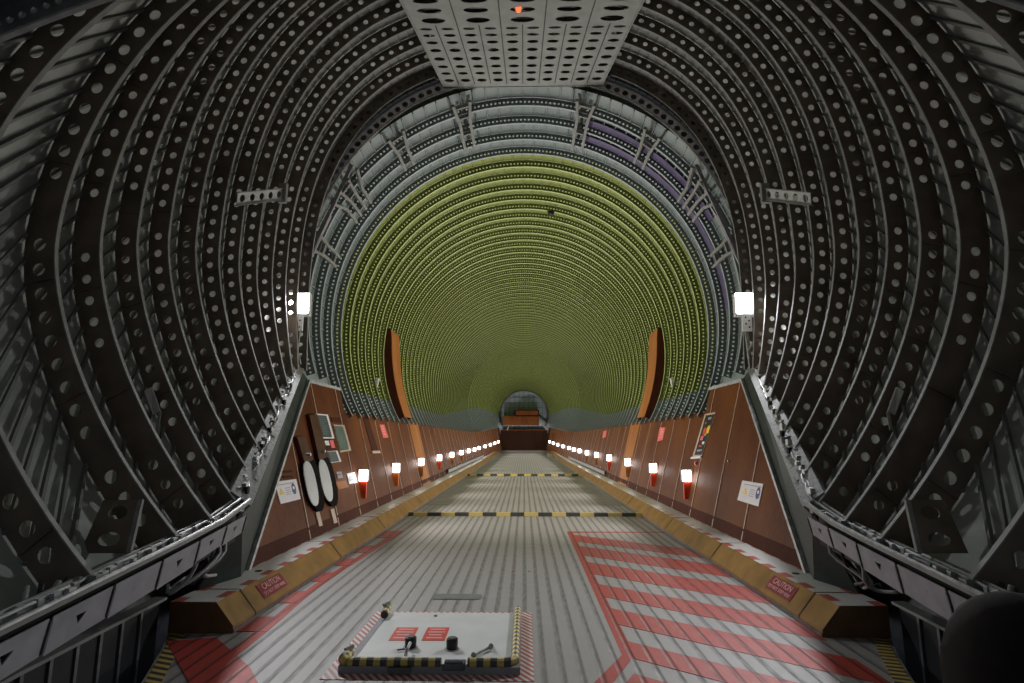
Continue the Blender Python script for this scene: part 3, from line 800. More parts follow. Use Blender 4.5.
    m_ = lambda p: (p[0] if s < 0 else 1048-p[0], p[1])
    MB().prism([at_depth(*m_((304, 384)), 8.75), at_depth(*m_((302, 395)), 8.5), at_depth(*m_((295, 407)), 8.3), at_depth(*m_((294, 396)), 8.4)], (0, .02, 0)).build('sheet', 'paper', f)
    # lower ledge, its posts and panels beneath
    t = thing('lower_ledge', (s*2.6, 3.2, .41), 'narrow lower ledge with upright panels under the %s sill beam' % nm, 'ledge')
    LX = [(1.0, 2.42), (3.3, 2.78), (4.80, 2.90)]
    MB().prism([(s*2.42, 1.0, .27), (s*2.75, 3.3, .27), (s*2.87, 4.80, .27), (s*2.97, 4.80, .27), (s*2.88, 3.3, .27), (s*2.55, 1.0, .27)], (0, 0, .022)).build('top_strip', 'stringer', t)
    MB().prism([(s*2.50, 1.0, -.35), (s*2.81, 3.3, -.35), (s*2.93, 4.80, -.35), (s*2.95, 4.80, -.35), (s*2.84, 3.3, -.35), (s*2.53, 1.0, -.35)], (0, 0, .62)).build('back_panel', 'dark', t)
    y = 1.3
    while y < 4.7:
        xx = interp(LX, y)+.01; MB().box(min(s*xx, s*(xx+.05)), max(s*xx, s*(xx+.05)), y, y+.025, -.30, .27).build('post', 'steel_dark', t); y += .23
    # hoses in the gap, hanging and looping
    for c0 in (3.05, 4.5):
        h = thing('hose_bundle', (s*2.42, c0, .6), 'tangled hoses hanging under the %s sill beam, %s' % (nm, 'nearer the camera' if c0 < 4 else 'by the slanted jamb'), 'hoses')
        for q in range(6):
            y0 = c0-.18+.06*q
            pts = [Vector((s*(2.36+rnd.uniform(-.02, .05)), y0, .84)), Vector((s*(2.38+rnd.uniform(-.05, .05)), y0+rnd.uniform(-.1, .1), .68)),
                   Vector((s*(2.42+rnd.uniform(-.04, .06)), y0+rnd.uniform(-.15, .15), .55)), Vector((s*(2.50+rnd.uniform(-.03, .05)), y0+rnd.uniform(-.2, .2), .47)), Vector((s*2.58, y0+rnd.uniform(-.25, .25), .50))]
            out = []
            for i in range(13):
                f = i/12*4; k = min(int(f), 3); u = f-k
                p0, p1, p2, p3 = pts[max(k-1, 0)], pts[k], pts[k+1], pts[min(k+2, 4)]
                out.append(0.5*((2*p1)+(p2-p0)*u+(2*p0-5*p1+4*p2-p3)*u*u+(3*p1-p0-3*p2+p3)*u**3))
            MB().tube(out, .013, 7).build('hose', 'wire_b' if q % 2 else 'wire_a', h, smooth=True)
    r = MB(); a = Vector((s*2.33, 3.35, .72)); b = Vector((s*2.42, 4.45, .68)); r.cyl(a, b, .016, 8)
    tag(r.build('push_rod', 'alu'), 'thin bright push rod under the %s sill beam' % nm, 'rod')

# ================================================================== FLOODLIGHTS
for s, nm in ((-1, 'left'), (1, 'right')):
    m_ = lambda p: (p[0] if s < 0 else 1045-p[0], p[1])
    P = at_depth(*m_((299, 305)), 8.45)
    t = thing('floodlight', P, 'bright white floodlight on the %s side of the tube mouth' % nm, 'lamp', )
    MB().box(P.x-.16, P.x+.16, P.y+.0, P.y+.10, P.z-.17, P.z+.19).build('housing', 'white', t, bevel=.01)
    MB().box(P.x-.15, P.x+.15, P.y-.012, P.y, P.z-.12, P.z+.18).build('lens', 'flood', t)
    mb = MB(); mb.box(P.x-.07, P.x+.07, P.y, P.y+.04, P.z-.40, P.z-.15); mb.build('perforated_plate', 'white', t)
    hl = MB()
    for i in range(4): hl.cyl((P.x+(.03 if i % 2 else -.02), P.y-.004, P.z-.19-.05*i), (P.x+(.03 if i % 2 else -.02), P.y+.001, P.z-.19-.05*i), .014, 8)
    hl.build('plate_holes', 'dark', t)
    MB().beam((P.x, P.y+.06, P.z-.35), (P.x+s*.05, P.y+.1, chord(8.5)[1]), .05, .04, (0,1,0)).build('mounting_arm', 'nose_flange', t)
    ld = bpy.data.lights.new('flood_light', 'AREA'); ld.energy = FLOOD_W; ld.size = .2; ld.color = (.95, .96, 1.0); ld.spread = 1.7
    lo = bpy.data.objects.new('light', ld); COL.objects.link(lo); lo.parent = t; lo.location = (0, -.05, 0.04)
    lo.rotation_euler = Vector((-s*0.62, -1.0, -.85)).to_track_quat('-Z', 'Y').to_euler()
    # arm with conduit beneath
    mb = MB(); mb.tube([P+Vector((s*.06, .05, -.3)), P+Vector((s*.12, 0, -.5)), P+Vector((s*.0, .05, -.7)), Vector((s*3.40, 8.55, chord(8.5)[1]+.1))], .018, 6)
    mb.build('conduit', 'wire_a', t, smooth=True)

# ================================================================== KERBS
for s, nm in ((-1, 'left'), (1, 'right')):
    t = thing('side_kerb', (s*2.5, 4.87, 0), 'long ochre kerb with chequered top along the %s side of the floor' % nm, 'kerb')
    # cross-section (|x|, z): inner bottom, knee, inner top, outer top, outer bottom
    sec = [(2.35, 0.0), (2.35, 0.055), (2.50, 0.232), (2.88, 0.232), (2.88, 0.0)]
    ysk = [4.87, 10, 20, 27, 34]+[34+1.5*i for i in range(1, 15)]
    mb = MB(); mb.grid([[(s*x*narrow(y), y, z+rise(y)) for x, z in sec] for y in ysk]); mb.build('body', 'ochre', t)
    mb = MB(); mb.prism([(s*x, 4.866, z) for x, z in sec], (0, .004, 0)); mb.build('end_face', 'kerb_end', t)
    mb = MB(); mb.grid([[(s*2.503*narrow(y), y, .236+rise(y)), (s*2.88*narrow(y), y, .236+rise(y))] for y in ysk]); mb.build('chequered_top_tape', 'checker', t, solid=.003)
    for y in (5.25, 7.6, 9.95, 13.5):
        mb = MB(); e = .004
        mb.grid([[(s*(2.35-e), y, 0.0), (s*(2.35-e), y, .056), (s*(2.50-e), y, .2345+e), (s*2.88, y, .2345+e)], [(s*(2.35-e), y+.018, 0.0), (s*(2.35-e), y+.018, .056), (s*(2.50-e), y+.018, .2345+e), (s*2.80, y+.018, .2345+e)]])
        mb.build('joint_line', 'kerb_end', t, solid=.003)
    pst = MB(); pst.grid([[(s*(2.345)*narrow(y), y, .004+rise(y)), (s*2.345*narrow(y), y, .03+rise(y))] for y in ysk]); pst.build('foot_strip', 'steel_dark' , t, solid=.006)
    # CAUTION placard on the sloping face
    def F(y, v, o=.004):   # v 0..1 up the slope
        return Vector((s*(2.35+.15*v-o*.76), y, .055+.177*v+o*.65))
    ya, yb = 5.50, 6.02
    pl = MB().add([F(ya, .22), F(yb, .22), F(yb, .86), F(ya, .86)], [(0, 1, 2, 3)]).build('caution_placard', 'maroon', t, solid=.002)
    ux = Vector((0, -s*1.0, 0)) if s < 0 else Vector((0, -1.0, 0))
    ux = Vector((0, 1.0, 0)) if s < 0 else Vector((0, -1.0, 0))
    uy = (F(5, 1, 0)-F(5, 0, 0)).normalized(); uz = ux.cross(uy)
    rot = Matrix((ux, uy, uz)).transposed()
    text('caution_lettering', 'CAUTION', .085, F((ya+yb)/2, .66, .008), rot, 'pale_print', pl)
    text('caution_lettering', 'DO NOT STEP HERE', .05, F((ya+yb)/2, .38, .008), rot, 'pale_print', pl)
    mb = MB(); mb.cyl((s*2.66, 5.95, .237), (s*2.66, 5.95, .242), .035, 12); mb.build('lashing_recess', 'dark', t)
    # hazard tape on the floor outside the kerb end
    mb = MB(); mb.grid([[(s*(ex-.13), y, .003), (s*(ex-.02), y, .003)] for y, ex in ((1.2, 1.98), (3.4, 2.26), (3.97, 2.48), (4.55, 2.72), (4.85, 2.86))]) 
    tag(mb.build('edge_tape', 'hazard_small', solid=.002), 'yellow and black striped tape on the floor edge before the %s kerb end' % nm, 'tape')
# hazard bands across the floor
for py, lab in ((514.5, 'nearer low yellow and black threshold bar across the floor'), (474.8, 'farther low yellow and black threshold bar across the floor')):
    y = on_floor(524, py+1.2).y; hh = .062 if py > 500 else .085
    mb = MB(); mb.prism([(-2.34, y-.09, 0), (-2.34, y-.05, hh), (-2.34, y+.05, hh), (-2.34, y+.09, 0)], (4.68, 0, 0))
    tag(mb.build('hazard_band', 'hazard'), lab, 'tape')

# ================================================================== WALL LAMPS
ordl = ['nearest', 'second', 'third', 'fourth', 'fifth', 'sixth', 'seventh', 'eighth', 'ninth', 'tenth', 'eleventh', 'twelfth', 'farthest']
for s, nm in ((-1, 'left'), (1, 'right')):
    first = None
    for i in range(13):
        y = [10.4,13.05,16.2,19.7,23.1,26.6,30.1,33.6,37.1,40.6,44.1,47.5,50.7][i]; z = .89+rise(y)
        lab = '%s small square lamp from the camera on the %s wood lining' % (ordl[i], nm)
        x = s*(wall_x(y, z)-.03)
        k = 'red' if i in (0, 3) else ('orange' if i == 1 else 'plain')
        if i == 1 and s > 0: k = 'red'
        t = thing('wall_lamp', (x, y, z), lab, 'lamp', 'square lamps on the %s wood lining' % nm)
        # plate faces inward and toward the camera
        def box(cx0, cx1, y0, y1, z0, z1):
            return MB().box(min(x-s*cx0, x-s*cx1), max(x-s*cx0, x-s*cx1), y+y0, y+y1, z+z0, z+z1)
        box(-.03, .16, -.0, .09, -.105, .105).build('housing', 'alu_pale', t)
        box(.005, .15, -.02, .0, -.095, .095).build('lens', 'lens', t)
        if i < 6:
            box(-.05, .13, .0, .05, -.40, -.11).build('lower_box', {'red': 'red_box', 'orange': 'orange_box', 'plain': 'wood_light'}[k], t)  # coloured box below the lamp
        lk = 'wall_lamp_light' if i < 12 else 'wall_lamp_light_dim'
        ld = bpy.data.lights.get(lk)
        if not ld:
            ld = bpy.data.lights.new(lk, 'AREA'); ld.energy = WALL_LAMP_W*(1 if i < 12 else .55); ld.size = .2; ld.color = (1.0, .95, .89); ld.spread = 2.75
        lo = bpy.data.objects.new('light', ld); COL.objects.link(lo); lo.parent = t; lo.location = (-s*.24, .04, .05)
        lo.rotation_euler = Vector((-s*.85, -.08 if i < 12 else .7, .42)).to_track_quat('-Z', 'Y').to_euler()

# ================================================================== SIDE ARCH SURROUNDS (brown) on the tube wall
for s, nm in ((-1, 'left'), (1, 'right')):
    a_lo, a_hi = math.radians(-28), math.radians(10.5)
    t = thing('door_surround', (s*3.3, 16, TC-1), 'tall curved brown wooden surround on the %s wall of the green tube' % nm, 'surround')
    n = 24; ya, yb = 15.1, 16.1
    rin = lambda k: 3.66-.14*math.sin(PI*min(1, max(0.12, k/n*.9+.12)))**.5
    inner = [arc_pt(rin(k), a_lo+(a_hi-a_lo)*k/n, ya) for k in range(n+1)]; outer = [arc_pt(TS-.02, a_lo+(a_hi-a_lo)*k/n, ya) for k in range(n+1)]
    fx = lambda p, y: (s*p.x, y, p.z)
    mb = MB(); mb.grid([[fx(p, ya), fx(q, ya)] for p, q in zip(inner, outer)]); mb.build('front_face', 'wood_dark', t, solid=.02)
    mb = MB(); mb.grid([[fx(p, ya), fx(p, yb)] for p in inner]); mb.build('inner_face', 'wood_light', t, solid=.02)
    mb = MB(); mb.grid([[fx(p, yb), fx(q, yb)] for p, q in zip(inner, outer)]); mb.grid([[fx(inner[-1], ya), fx(inner[-1], yb)], [fx(outer[-1], ya), fx(outer[-1], yb)]]); mb.build('back_face', 'wood_dark', t, solid=.02)
    # small white lamp/horn on the tube wall
    px = (378, 383) if s < 0 else (667, 383)
    d = ray(*px); y = 13.2; P = Vector((s*3.42, y, CAMH+d.z*y))
    h = thing('white_horn', P, 'small white cone fitting on the %s tube wall above the wood lining' % nm, 'fitting')
    MB().tube([P+Vector((0,0,-.10)), P+Vector((0,0,.02)), P+Vector((0,0,.09)), P+Vector((0,0,.11))], [.018, .035, .06, .05], 10).build('cone', 'white', h, smooth=True)
    MB().beam(P, P+Vector((s*.25,0,.03)), .02, .02).build('stalk', 'alu', h)
# dark round sensor at the top right of the tube and grey patches
P = arc_pt(TR-.03, math.radians(78.5), 14.1)
t = thing('ceiling_sensor', P, 'small dark round sensor on the green vault right of centre', 'sensor')
MB().tube([P+Vector((0,0,.03)), P, P-Vector((0,0,.05)), P-Vector((0,0,.07))], [.07, .09, .07, .02], 12).build('body', 'black', t, smooth=True)
MB().box(P.x-.10, P.x+.10, P.y-.02, P.y+.02, P.z+.02, P.z+.04).build('mount', 'steel_dark', t)

# ================================================================== AFT STACK OF WOODEN CASES
def YE(px, py, y): return at_depth(px, py, y)
t = thing('wooden_end_partition', (0, 54.2, rise(54)), 'dark wooden partition across the far end of the hold', 'partition')
MB().box(-2.2, 2.2, 54.0, 54.3, rise(54), CAMH+.75).build('board', 'wood_deep', t)
MB().box(-2.2, 2.2, 53.95, 54.0, CAMH+.70, CAMH+.78).build('top_rail', 'wood', t)
a = YE(503, 424, 53.6); b = YE(539, 416, 53.6)
t = thing('wooden_case', (0, 53.6, CAMH+.8), 'wide orange-brown wooden case above the far partition', 'case')
MB().box(a.x, b.x, 53.4, 54.2, a.z-.1, b.z).build('body', 'wood', t, bevel=.03); MB().box(a.x+.9, b.x-.1, 53.36, 53.4, a.z-.05, b.z-.1).build('front_panel', 'wood', t)
a = YE(515, 416, 53.8); b = YE(539, 410, 53.8)
t = thing('wooden_case', (0, 53.8, a.z), 'small dark wooden case on top of the wide one at the far end', 'case')
MB().box(a.x, b.x, 53.5, 54.3, a.z, b.z).build('body', 'wood_dark', t, bevel=.05); MB().box(a.x+.1, b.x-.1, 53.45, 53.5, a.z+.1, b.z-.08).build('front_panel', 'wood', t)
t = thing('pale_handrail', YE(543, 424, 53), 'pale sloping handrail right of the wooden cases at the far end', 'rail')
MB().beam(YE(537, 419, 53.6), YE(547, 430, 53.0), .10, .10, (0,1,0)).build('rail', 'alu_pale', t)
t = thing('pale_handrail', YE(508, 426, 53), 'pale short sloping handrail left of the far partition', 'rail')
MB().beam(YE(510, 424, 53.6), YE(507, 430, 53.0), .10, .10, (0,1,0)).build('rail', 'alu_pale', t)

# ================================================================== LEFT WALL FITTINGS
def wall_quad(p, off, s=-1): return [on_wall(px, py, off) for px, py in p]
def wall_plate(name, mat_, p, th=.012, off=.0, parent=None, bevel=0):
    q = wall_quad(p, off); s = -1 if q[0].x < 0 else 1
    return MB().prism(q, (-s*th, 0, 0)).build(name, mat_, parent, bevel=bevel)
def wall_thing(name, px, py, label, cat, group=None):
    return thing(name, on_wall(px, py), label, cat, group)
def inset(p, f):
    cx = sum(q[0] for q in p)/len(p); cy = sum(q[1] for q in p)/len(p); return [(cx+(q[0]-cx)*f, cy+(q[1]-cy)*f) for q in p]
def lerp2(p, u, v):
    a = (p[0][0]+(p[1][0]-p[0][0])*u, p[0][1]+(p[1][1]-p[0][1])*u); b = (p[3][0]+(p[2][0]-p[3][0])*u, p[3][1]+(p[2][1]-p[3][1])*u)
    return (a[0]+(b[0]-a[0])*v, a[1]+(b[1]-a[1])*v)
def sub(p, u0, u1, v0, v1): return [lerp2(p, u0, v0), lerp2(p, u1, v0), lerp2(p, u1, v1), lerp2(p, u0, v1)]
# white safety signs
for s, nm, q in ((-1, 'left', [(274, 482), (295.5, 479), (300, 499), (280, 504)]), (1, 'right', [(743, 480.5), (764, 484), (759, 506.5), (738, 500)])):
    t = wall_thing('safety_sign', *inset(q, 0)[0], 'white safety sign with blue disc and yellow triangle on the %s wood lining' % nm, 'sign')
    b = wall_plate('sign_board', 'paper', q, .01, 0, t)
    d = [lerp2(q, .82+.09*math.cos(2*PI*k/16), .45+.27*math.sin(2*PI*k/16)) for k in range(16)]; wall_plate('blue_disc', 'blue', d, .003, .0105, t)
    d = [lerp2(q, .82+.05*math.cos(2*PI*k/12), .40+.08*math.sin(2*PI*k/12)) for k in range(12)]; wall_plate('disc_pictogram', 'paper', d, .002, .0138, t)
    wall_plate('yellow_triangle', 'yellow', [lerp2(q, .22, .32), lerp2(q, .33, .62), lerp2(q, .11, .62)], .003, .0105, t)
    for k in range(4): wall_plate('text_line', 'print', sub(q, .42, .66-.03*(k % 2), .34+.10*k, .37+.10*k), .002, .0105, t)
    wall_plate('text_line', 'print', sub(q, .12, .9, .14, .18), .002, .0105, t)
# small slotted plates above left sign
t = wall_thing('label_plate', 288, 474, 'small dark slotted plate above the left safety sign', 'plate')
for k, (a, b) in enumerate(((470, 472.3), (475.3, 477.6))): wall_plate('plate', 'wood_dark', [(282, a+6-5.4), (291, a), (292, b), (283, b+.6)], .012, 0, t)
# two tall dark cases with pale oval boards
def oval(cx, cy, hw, hh, lean, n=20, sq=3.0):
    out = []
    for k in range(n):
        a = 2*PI*k/n; c, d = math.cos(a), math.sin(a)
        x = hw*math.copysign(abs(c)**(2/2.2), c); y = hh*math.copysign(abs(d)**(2/2.6), d)
        out.append((cx+x+lean*y, cy+y))
    return out
for cx, cy, hw, hh, w2, h2, topy, lab in ((310.5, 483.5, 5.4, 22.5, 7.6, 28, 437, 'left of two tall dark cases with a pale oval board on the left wood lining'),
                             (325.3, 480.5, 5.0, 21, 6.9, 26, 415, 'right of two tall dark cases with a pale oval board on the left wood lining')):
    t = wall_thing('oval_case', cx, cy, lab, 'case', )
    lean = .20
    wall_plate('dark_surround', 'rubber', oval(cx+.5, cy, w2, h2, lean), .05, 0, t)
    wall_plate('oval_board', 'oval', oval(cx, cy, hw, hh, lean), .012, .052, t)
    top = [(cx-13-(483-topy)*.10, topy), (cx-5-(483-topy)*.10, topy-1), (cx-1, cy-24), (cx-10, cy-20)]
    wall_plate('maroon_head', 'maroon_case', top, .06, 0, t)
    hd = on_wall(cx-4, cy-29, .09); MB().cyl(hd, hd+Vector((.06, 0, 0)), .022, 10).build('chrome_knob', 'alu', t)
    wall_plate('foot_strap', 'batten', [(cx+4, cy+29), (cx+7.5, cy+28), (cx+11, cy+42), (cx+7.5, cy+43)], .02, 0, t)
# framed notices
def notice(q, face, label, frame='paper', extra=None):
    t = wall_thing('framed_notice', *inset(q, 0)[0], label, 'notice')
    wall_plate('frame', frame, q, .015, 0, t); f = wall_plate('face', face, sub(q, .10, .90, .055, .945), .004, .0155, t)
    if extra: extra(t, q)
    return t
def lines(t, q, n, m='stringer', u0=.2, u1=.8):
    rnd = random.Random(n)
    for k in range(n): wall_plate('text_line', m, sub(q, u0, u1-rnd.uniform(0, .25), .12+.76*k/n, .12+.76*k/n+.28/n), .002, .0198, t)
notice([(315, 413.5), (327, 414.5), (333.5, 438.5), (322, 438.5)], 'paper_dark', 'tall dark framed notice with white border, uppermost on the left lining', extra=lambda t, q: lines(t, q, 9))
notice([(322.5, 439), (334, 439), (337, 450), (326, 450.5)], 'wood_dark', 'small picture panel with white and pink patches between two dark notices', 'wood_dark',
       extra=lambda t, q: (wall_plate('white_patch', 'paper', sub(q, .12, .48, .15, .55), .002, .0198, t), wall_plate('pink_patch', 'pink', sub(q, .58, .9, .1, .8), .002, .0198, t)))
notice([(325.5, 451.5), (336.5, 450.5), (340.5, 461.5), (330, 463)], 'paper_dark', 'small dark blue framed notice beneath the tall dark one', extra=lambda t, q: lines(t, q, 4))
notice([(332.5, 424.5), (343.5, 425), (350.5, 450.5), (339.5, 452.5)], 'green_board', 'green framed board with pale border beside the dark notices', 'batten', extra=lambda t, q: lines(t, q, 8, 'stringer'))
t = wall_thing('label_plate', 336, 417, 'small brown plate above the green framed board', 'plate'); wall_plate('plate', 'wood_dark', [(330, 417), (339, 417.5), (341, 422.5), (332, 422)], .012, 0, t)
t = wall_thing('label_plate', 339, 475, 'small dark grid plate below the notices on the left lining', 'plate'); q = [(335.5, 472), (340.5, 471.5), (342.5, 477.5), (337.5, 478.5)]; wall_plate('plate', 'print', q, .012, 0, t)
wall_plate('grid_lines', 'seam', sub(q, .2, .8, .4, .55), .002, .0125, t)
t = wall_thing('light_wood_square', 341, 485, 'orange wood square below the small grid plate', 'panel'); wall_plate('board', 'wood_light', [(335, 482), (345.5, 480.5), (348.5, 487), (338, 489.5)], .01, 0, t)
t = wall_thing('lamp_sign', 352, 478, 'pale blue sign beside the nearest left lamp', 'sign'); q = [(346, 473.5), (354, 472), (357, 482.5), (349, 484)]; wall_plate('board', 'oval', q, .01, 0, t); wall_plate('pictogram', 'steel_dark', sub(q, .2, .6, .3, .75), .002, .0105, t)
t = wall_thing('door_slot', 373, 434, 'tall dark recessed slot with pale sill on the left lining', 'slot')
q = [(362.5, 417), (367.5, 417), (378, 450.5), (372, 451)]; wall_plate('recess', 'wood_dark', q, .01, 0, t); wall_plate('sill', 'batten', [(370.5, 451), (378.5, 450.5), (379.5, 453), (371.5, 453.5)], .03, 0, t)
t = wall_thing('red_notice', 384, 431, 'small pink-red notice on the left wood lining', 'notice'); q = [(379, 424.5), (384, 424.5), (388, 437.5), (383, 438)]; wall_plate('board', 'pink', q, .01, 0, t); lines(t, q, 4, 'pale_print')
# right wall
t = wall_thing('red_notice', 662, 434, 'small pink-red notice on the right wood lining', 'notice'); q = [(660, 427.5), (666, 427), (663, 440), (657.5, 441.5)]; wall_plate('board', 'pink', q, .01, 0, t); lines(t, q, 4, 'pale_print')
t = wall_thing('red_notice', 604, 434, 'tiny red notice far along the right wood lining', 'notice'); wall_plate('board', 'pink', [(603.5, 431), (607, 430.5), (606, 437), (602.5, 438)], .01, 0, t)
t = wall_thing('picture_poster', 704, 435, 'tall narrow colourful poster of red and yellow patches on the right lining', 'poster')
q = [(705.5, 414), (716, 412), (702.5, 456), (693, 457)]
wall_plate('frame', 'batten', q, .012, 0, t); wall_plate('face', 'black', sub(q, .1, .9, .04, .96), .003, .0125, t)
rnd = random.Random(3)
for u, v, du, dv, m in ((.45,.10,.3,.05,'print'),(.25,.2,.15,.04,'wood_light'),(.30,.34,.3,.16,'red'),(.62,.30,.26,.18,'yellow'),(.5,.46,.2,.06,'yellow'),(.22,.52,.3,.10,'pink'),(.55,.66,.2,.06,'paper'),(.3,.74,.3,.04,'red'),(.25,.84,.5,.04,'print')):
    wall_plate('colour_patch', m, sub(q, u, min(.9, u+du), v, v+dv), .003, .0165, t)
wall_plate('shelf', 'paper', [(693, 457), (702.5, 456), (703, 458), (692.5, 459)], .04, 0, t)
t = wall_thing('red_button', 696, 463, 'small red button below the colourful poster', 'button'); p = on_wall(696.5, 463.5); MB().cyl(p, p+Vector((-.03, 0, 0)), .03, 12).build('cap', 'red', t); MB().cyl(p, p+Vector((-.012, 0, 0)), .045, 12).build('collar', 'steel_dark', t)
t = wall_thing('wall_stud', 729, 461, 'tiny bright stud on the big front panel of the right lining', 'stud'); p = on_wall(729, 461); MB().cyl(p, p+Vector((-.02, 0, 0)), .018, 10).build('head', 'batten', t)

# long pale cover strip in front of the far right lamps
for s, nm, pa, pb in ((1, 'right', (569, 453), (604, 468)), (-1, 'left', (448, 466), (484, 452))):
    a, b = on_wall(*pa, .12), on_wall(*pb, .12)
    if a.y > b.y: a, b = b, a
    a.z = max(.32, a.z); b.z = a.z
    tag(MB().box(min(a.x, a.x+.03), max(a.x, a.x+.03), a.y, b.y, .30, .42).build('cover_rail', 'alu_pale'), 'long pale cover rail low along the %s lining below the far lamps' % nm, 'rail')

# ================================================================== FLOOR MARKINGS
def paint(name, polys, mat_, label, z=.0015):
    mb = MB()
    for i, p in enumerate(polys): mb.prism([(q.x, q.y, .0004) for q in p], (0, 0, .0008+.00025*i))
    return tag(mb.build(name, mat_), label, 'floor marking')
KX = 2.345
# right zone
TLp = on_floor(567, 531.5); BLp = on_floor(622, 655)
yT, yB = TLp.y, BLp.y; xl = (TLp.x+BLp.x)/2
bw = .085
polys = []
def xleft(y): return TLp.x+(BLp.x-TLp.x)*(yT-y)/(yT-yB)
polys.append([Vector((xleft(yT), yT, 0)), Vector((xleft(yB), yB, 0)), Vector((xleft(yB)+bw*1.1, yB, 0)), Vector((xleft(yT)+bw, yT, 0))])
polys.append([Vector((xleft(yT)+bw, yT, 0)), Vector((xleft(yT)+bw, yT-.13, 0)), Vector((KX, yT-.10, 0)), Vector((KX, yT, 0))])
e1 = on_floor(594, 683); e2 = on_floor(613, 683)
polys.append([Vector((xleft(yB), yB, 0)), e1, e2, Vector((xleft(yB)+bw*1.1, yB, 0))])
# leaning stripes: each goes from the left border down to the right
lpx = [(571, 541), (577, 557), (584, 576), (593, 599), (603, 624), (615, 650)]
per = .30
stripe_starts = []
y = yT-.22; k = 0
sl = on_floor(700, 573.5)-on_floor(590, 557)   # stripe direction on the floor
slope = sl.y/sl.x
edge_px = [((576, 541.5), (578, 546.5)), ((581, 556.5), (584, 563.5)), ((588, 574), (592, 584)), ((598, 597), (602.5, 608)), ((610, 625), (617, 642)), ((624, 659), (616, 683))]
polys2 = []
for (pa, pb) in edge_px:
    a, b = on_floor(*pa), on_floor(*pb)
    if pb[1] > 680: b = on_floor(620, 672)
    # red stripe lies between two edges: clip at kerb
    xr = KX if a.y+slope*(KX-a.x) > 4.9 else 2.42
    polys2.append([a, Vector((xr, a.y+slope*(xr-a.x), 0)), Vector((xr, b.y+slope*(xr-b.x), 0)), b])
# photograph: red bands at left border between pale ones
polys3 = []
seq = [(574, 535), (576, 541.5), (578, 546), (581, 555.5), (584, 562), (588, 574), (592, 584), (598, 597), (603, 608), (610, 624.5), (617, 641), (626, 659), (630, 672)]
ysq = [on_floor(*p).y for p in seq]
for i in range(0, len(seq)-1, 2):
    pass
reds = [(ysq[0]+.02, ysq[1]), (ysq[2], ysq[3]), (ysq[4], ysq[5]), (ysq[6], ysq[7]), (ysq[8], ysq[9]), (ysq[10], ysq[11])]
def band(ya, yb):
    xa = xleft(ya)+bw*.9
    def yy(y0, x): return y0+slope*(x-xa)
    xr = KX
    p = [Vector((xa, ya, 0)), Vector((xa, yb, 0)), Vector((xr, yy(yb, xr), 0)), Vector((xr, yy(ya, xr), 0))]
    return p
for ya, yb in reds: polys.append(band(ya, yb))
# further nearer stripes beyond the border corner
ya = reds[-1][1]-.26
for q in range(3):
    xa = xleft(yB)+.02-(0.28*q); yb = ya-.24
    polys.append([Vector((xa, ya, 0)), Vector((xa-.12, yb, 0)), Vector((2.34, yb+slope*(2.34-xa), 0)), Vector((2.34, ya+slope*(2.34-xa), 0))]); ya -= .50
paint('red_hatching', polys, 'floor_red', 'red slanting hatch stripes with border painted on the right side of the floor')
# left zone: red edge line and red blocks beside the kerb
polys = []
Lp = [on_floor(405, 531), on_floor(372, 552), on_floor(318, 588), on_floor(275, 625), on_floor(238, 655), on_floor(210, 678)]
Lx = lambda y: interp(sorted([(p.y, p.x) for p in Lp]), y)
yt, yb_ = Lp[0].y, 3.9
yy = yt
n = 12
for k in range(n):
    a = yt-(yt-yb_)*k/n; b = yt-(yt-yb_)*(k+1)/n
    polys.append([Vector((Lx(a)-.09, a, 0)), Vector((Lx(a), a, 0)), Vector((Lx(b), b, 0)), Vector((Lx(b)-.09, b, 0))])
blk = [((405, 531), (405, 538)), ((405, 546), (405, 553)), ((405, 559), (405, 566)), ((405, 573), (405, 582)), ((405, 592), (405, 604)), ((405, 618), (405, 633))]
for (pa, pb) in blk:
    a, b = on_floor(*pa).y, on_floor(*pb).y
    polys.append([Vector((-KX, a, 0)), Vector((-KX, b, 0)), Vector((Lx(b), b, 0)), Vector((Lx(a), a, 0))])
# foreground cross in front of the kerb end
def fp(*pts): return [on_floor(*p) for p in pts]
polys.append(fp((158, 643), (228, 634), (252, 622), (300, 641), (240, 672)) if False else fp((166, 642), (216, 638), (250, 668), (262, 692), (194, 692)))
paint('red_kerb_blocks', polys, 'floor_red', 'red blocks and line painted on the left side of the floor beside the kerb')
# plank end line and oval slot
mb = MB(); cx = on_floor(457, 597)
pts = []
for k in range(20):
    a = 2*PI*k/20; pts.append((cx.x+(.20 if math.cos(a) > 0 else -.20)+.05*math.cos(a)*1.0, cx.y+.10*math.sin(a), .001))
t = thing('floor_slot', (cx.x, cx.y, 0), 'oval metal slot plate in the floor behind the hatch', 'slot plate')
MB().prism(pts, (0,0,.004)).build('rim', 'stringer', t); MB().prism([(cx.x+(p[0]-cx.x)*.9, cx.y+(p[1]-cx.y)*.7, .0052) for p in pts], (0,0,.001)).build('cover', 'stringer', t)
for px, py, lab in ((513, 571.5, 'small red dot on the floor, left one of two'), (529.5, 571.5, 'small red dot on the floor, right one of two')):
    p = on_floor(px, py); tag(MB().cyl((p.x, p.y, .001), (p.x, p.y, .004), .02, 10).build('red_dot', 'red'), lab, 'mark')

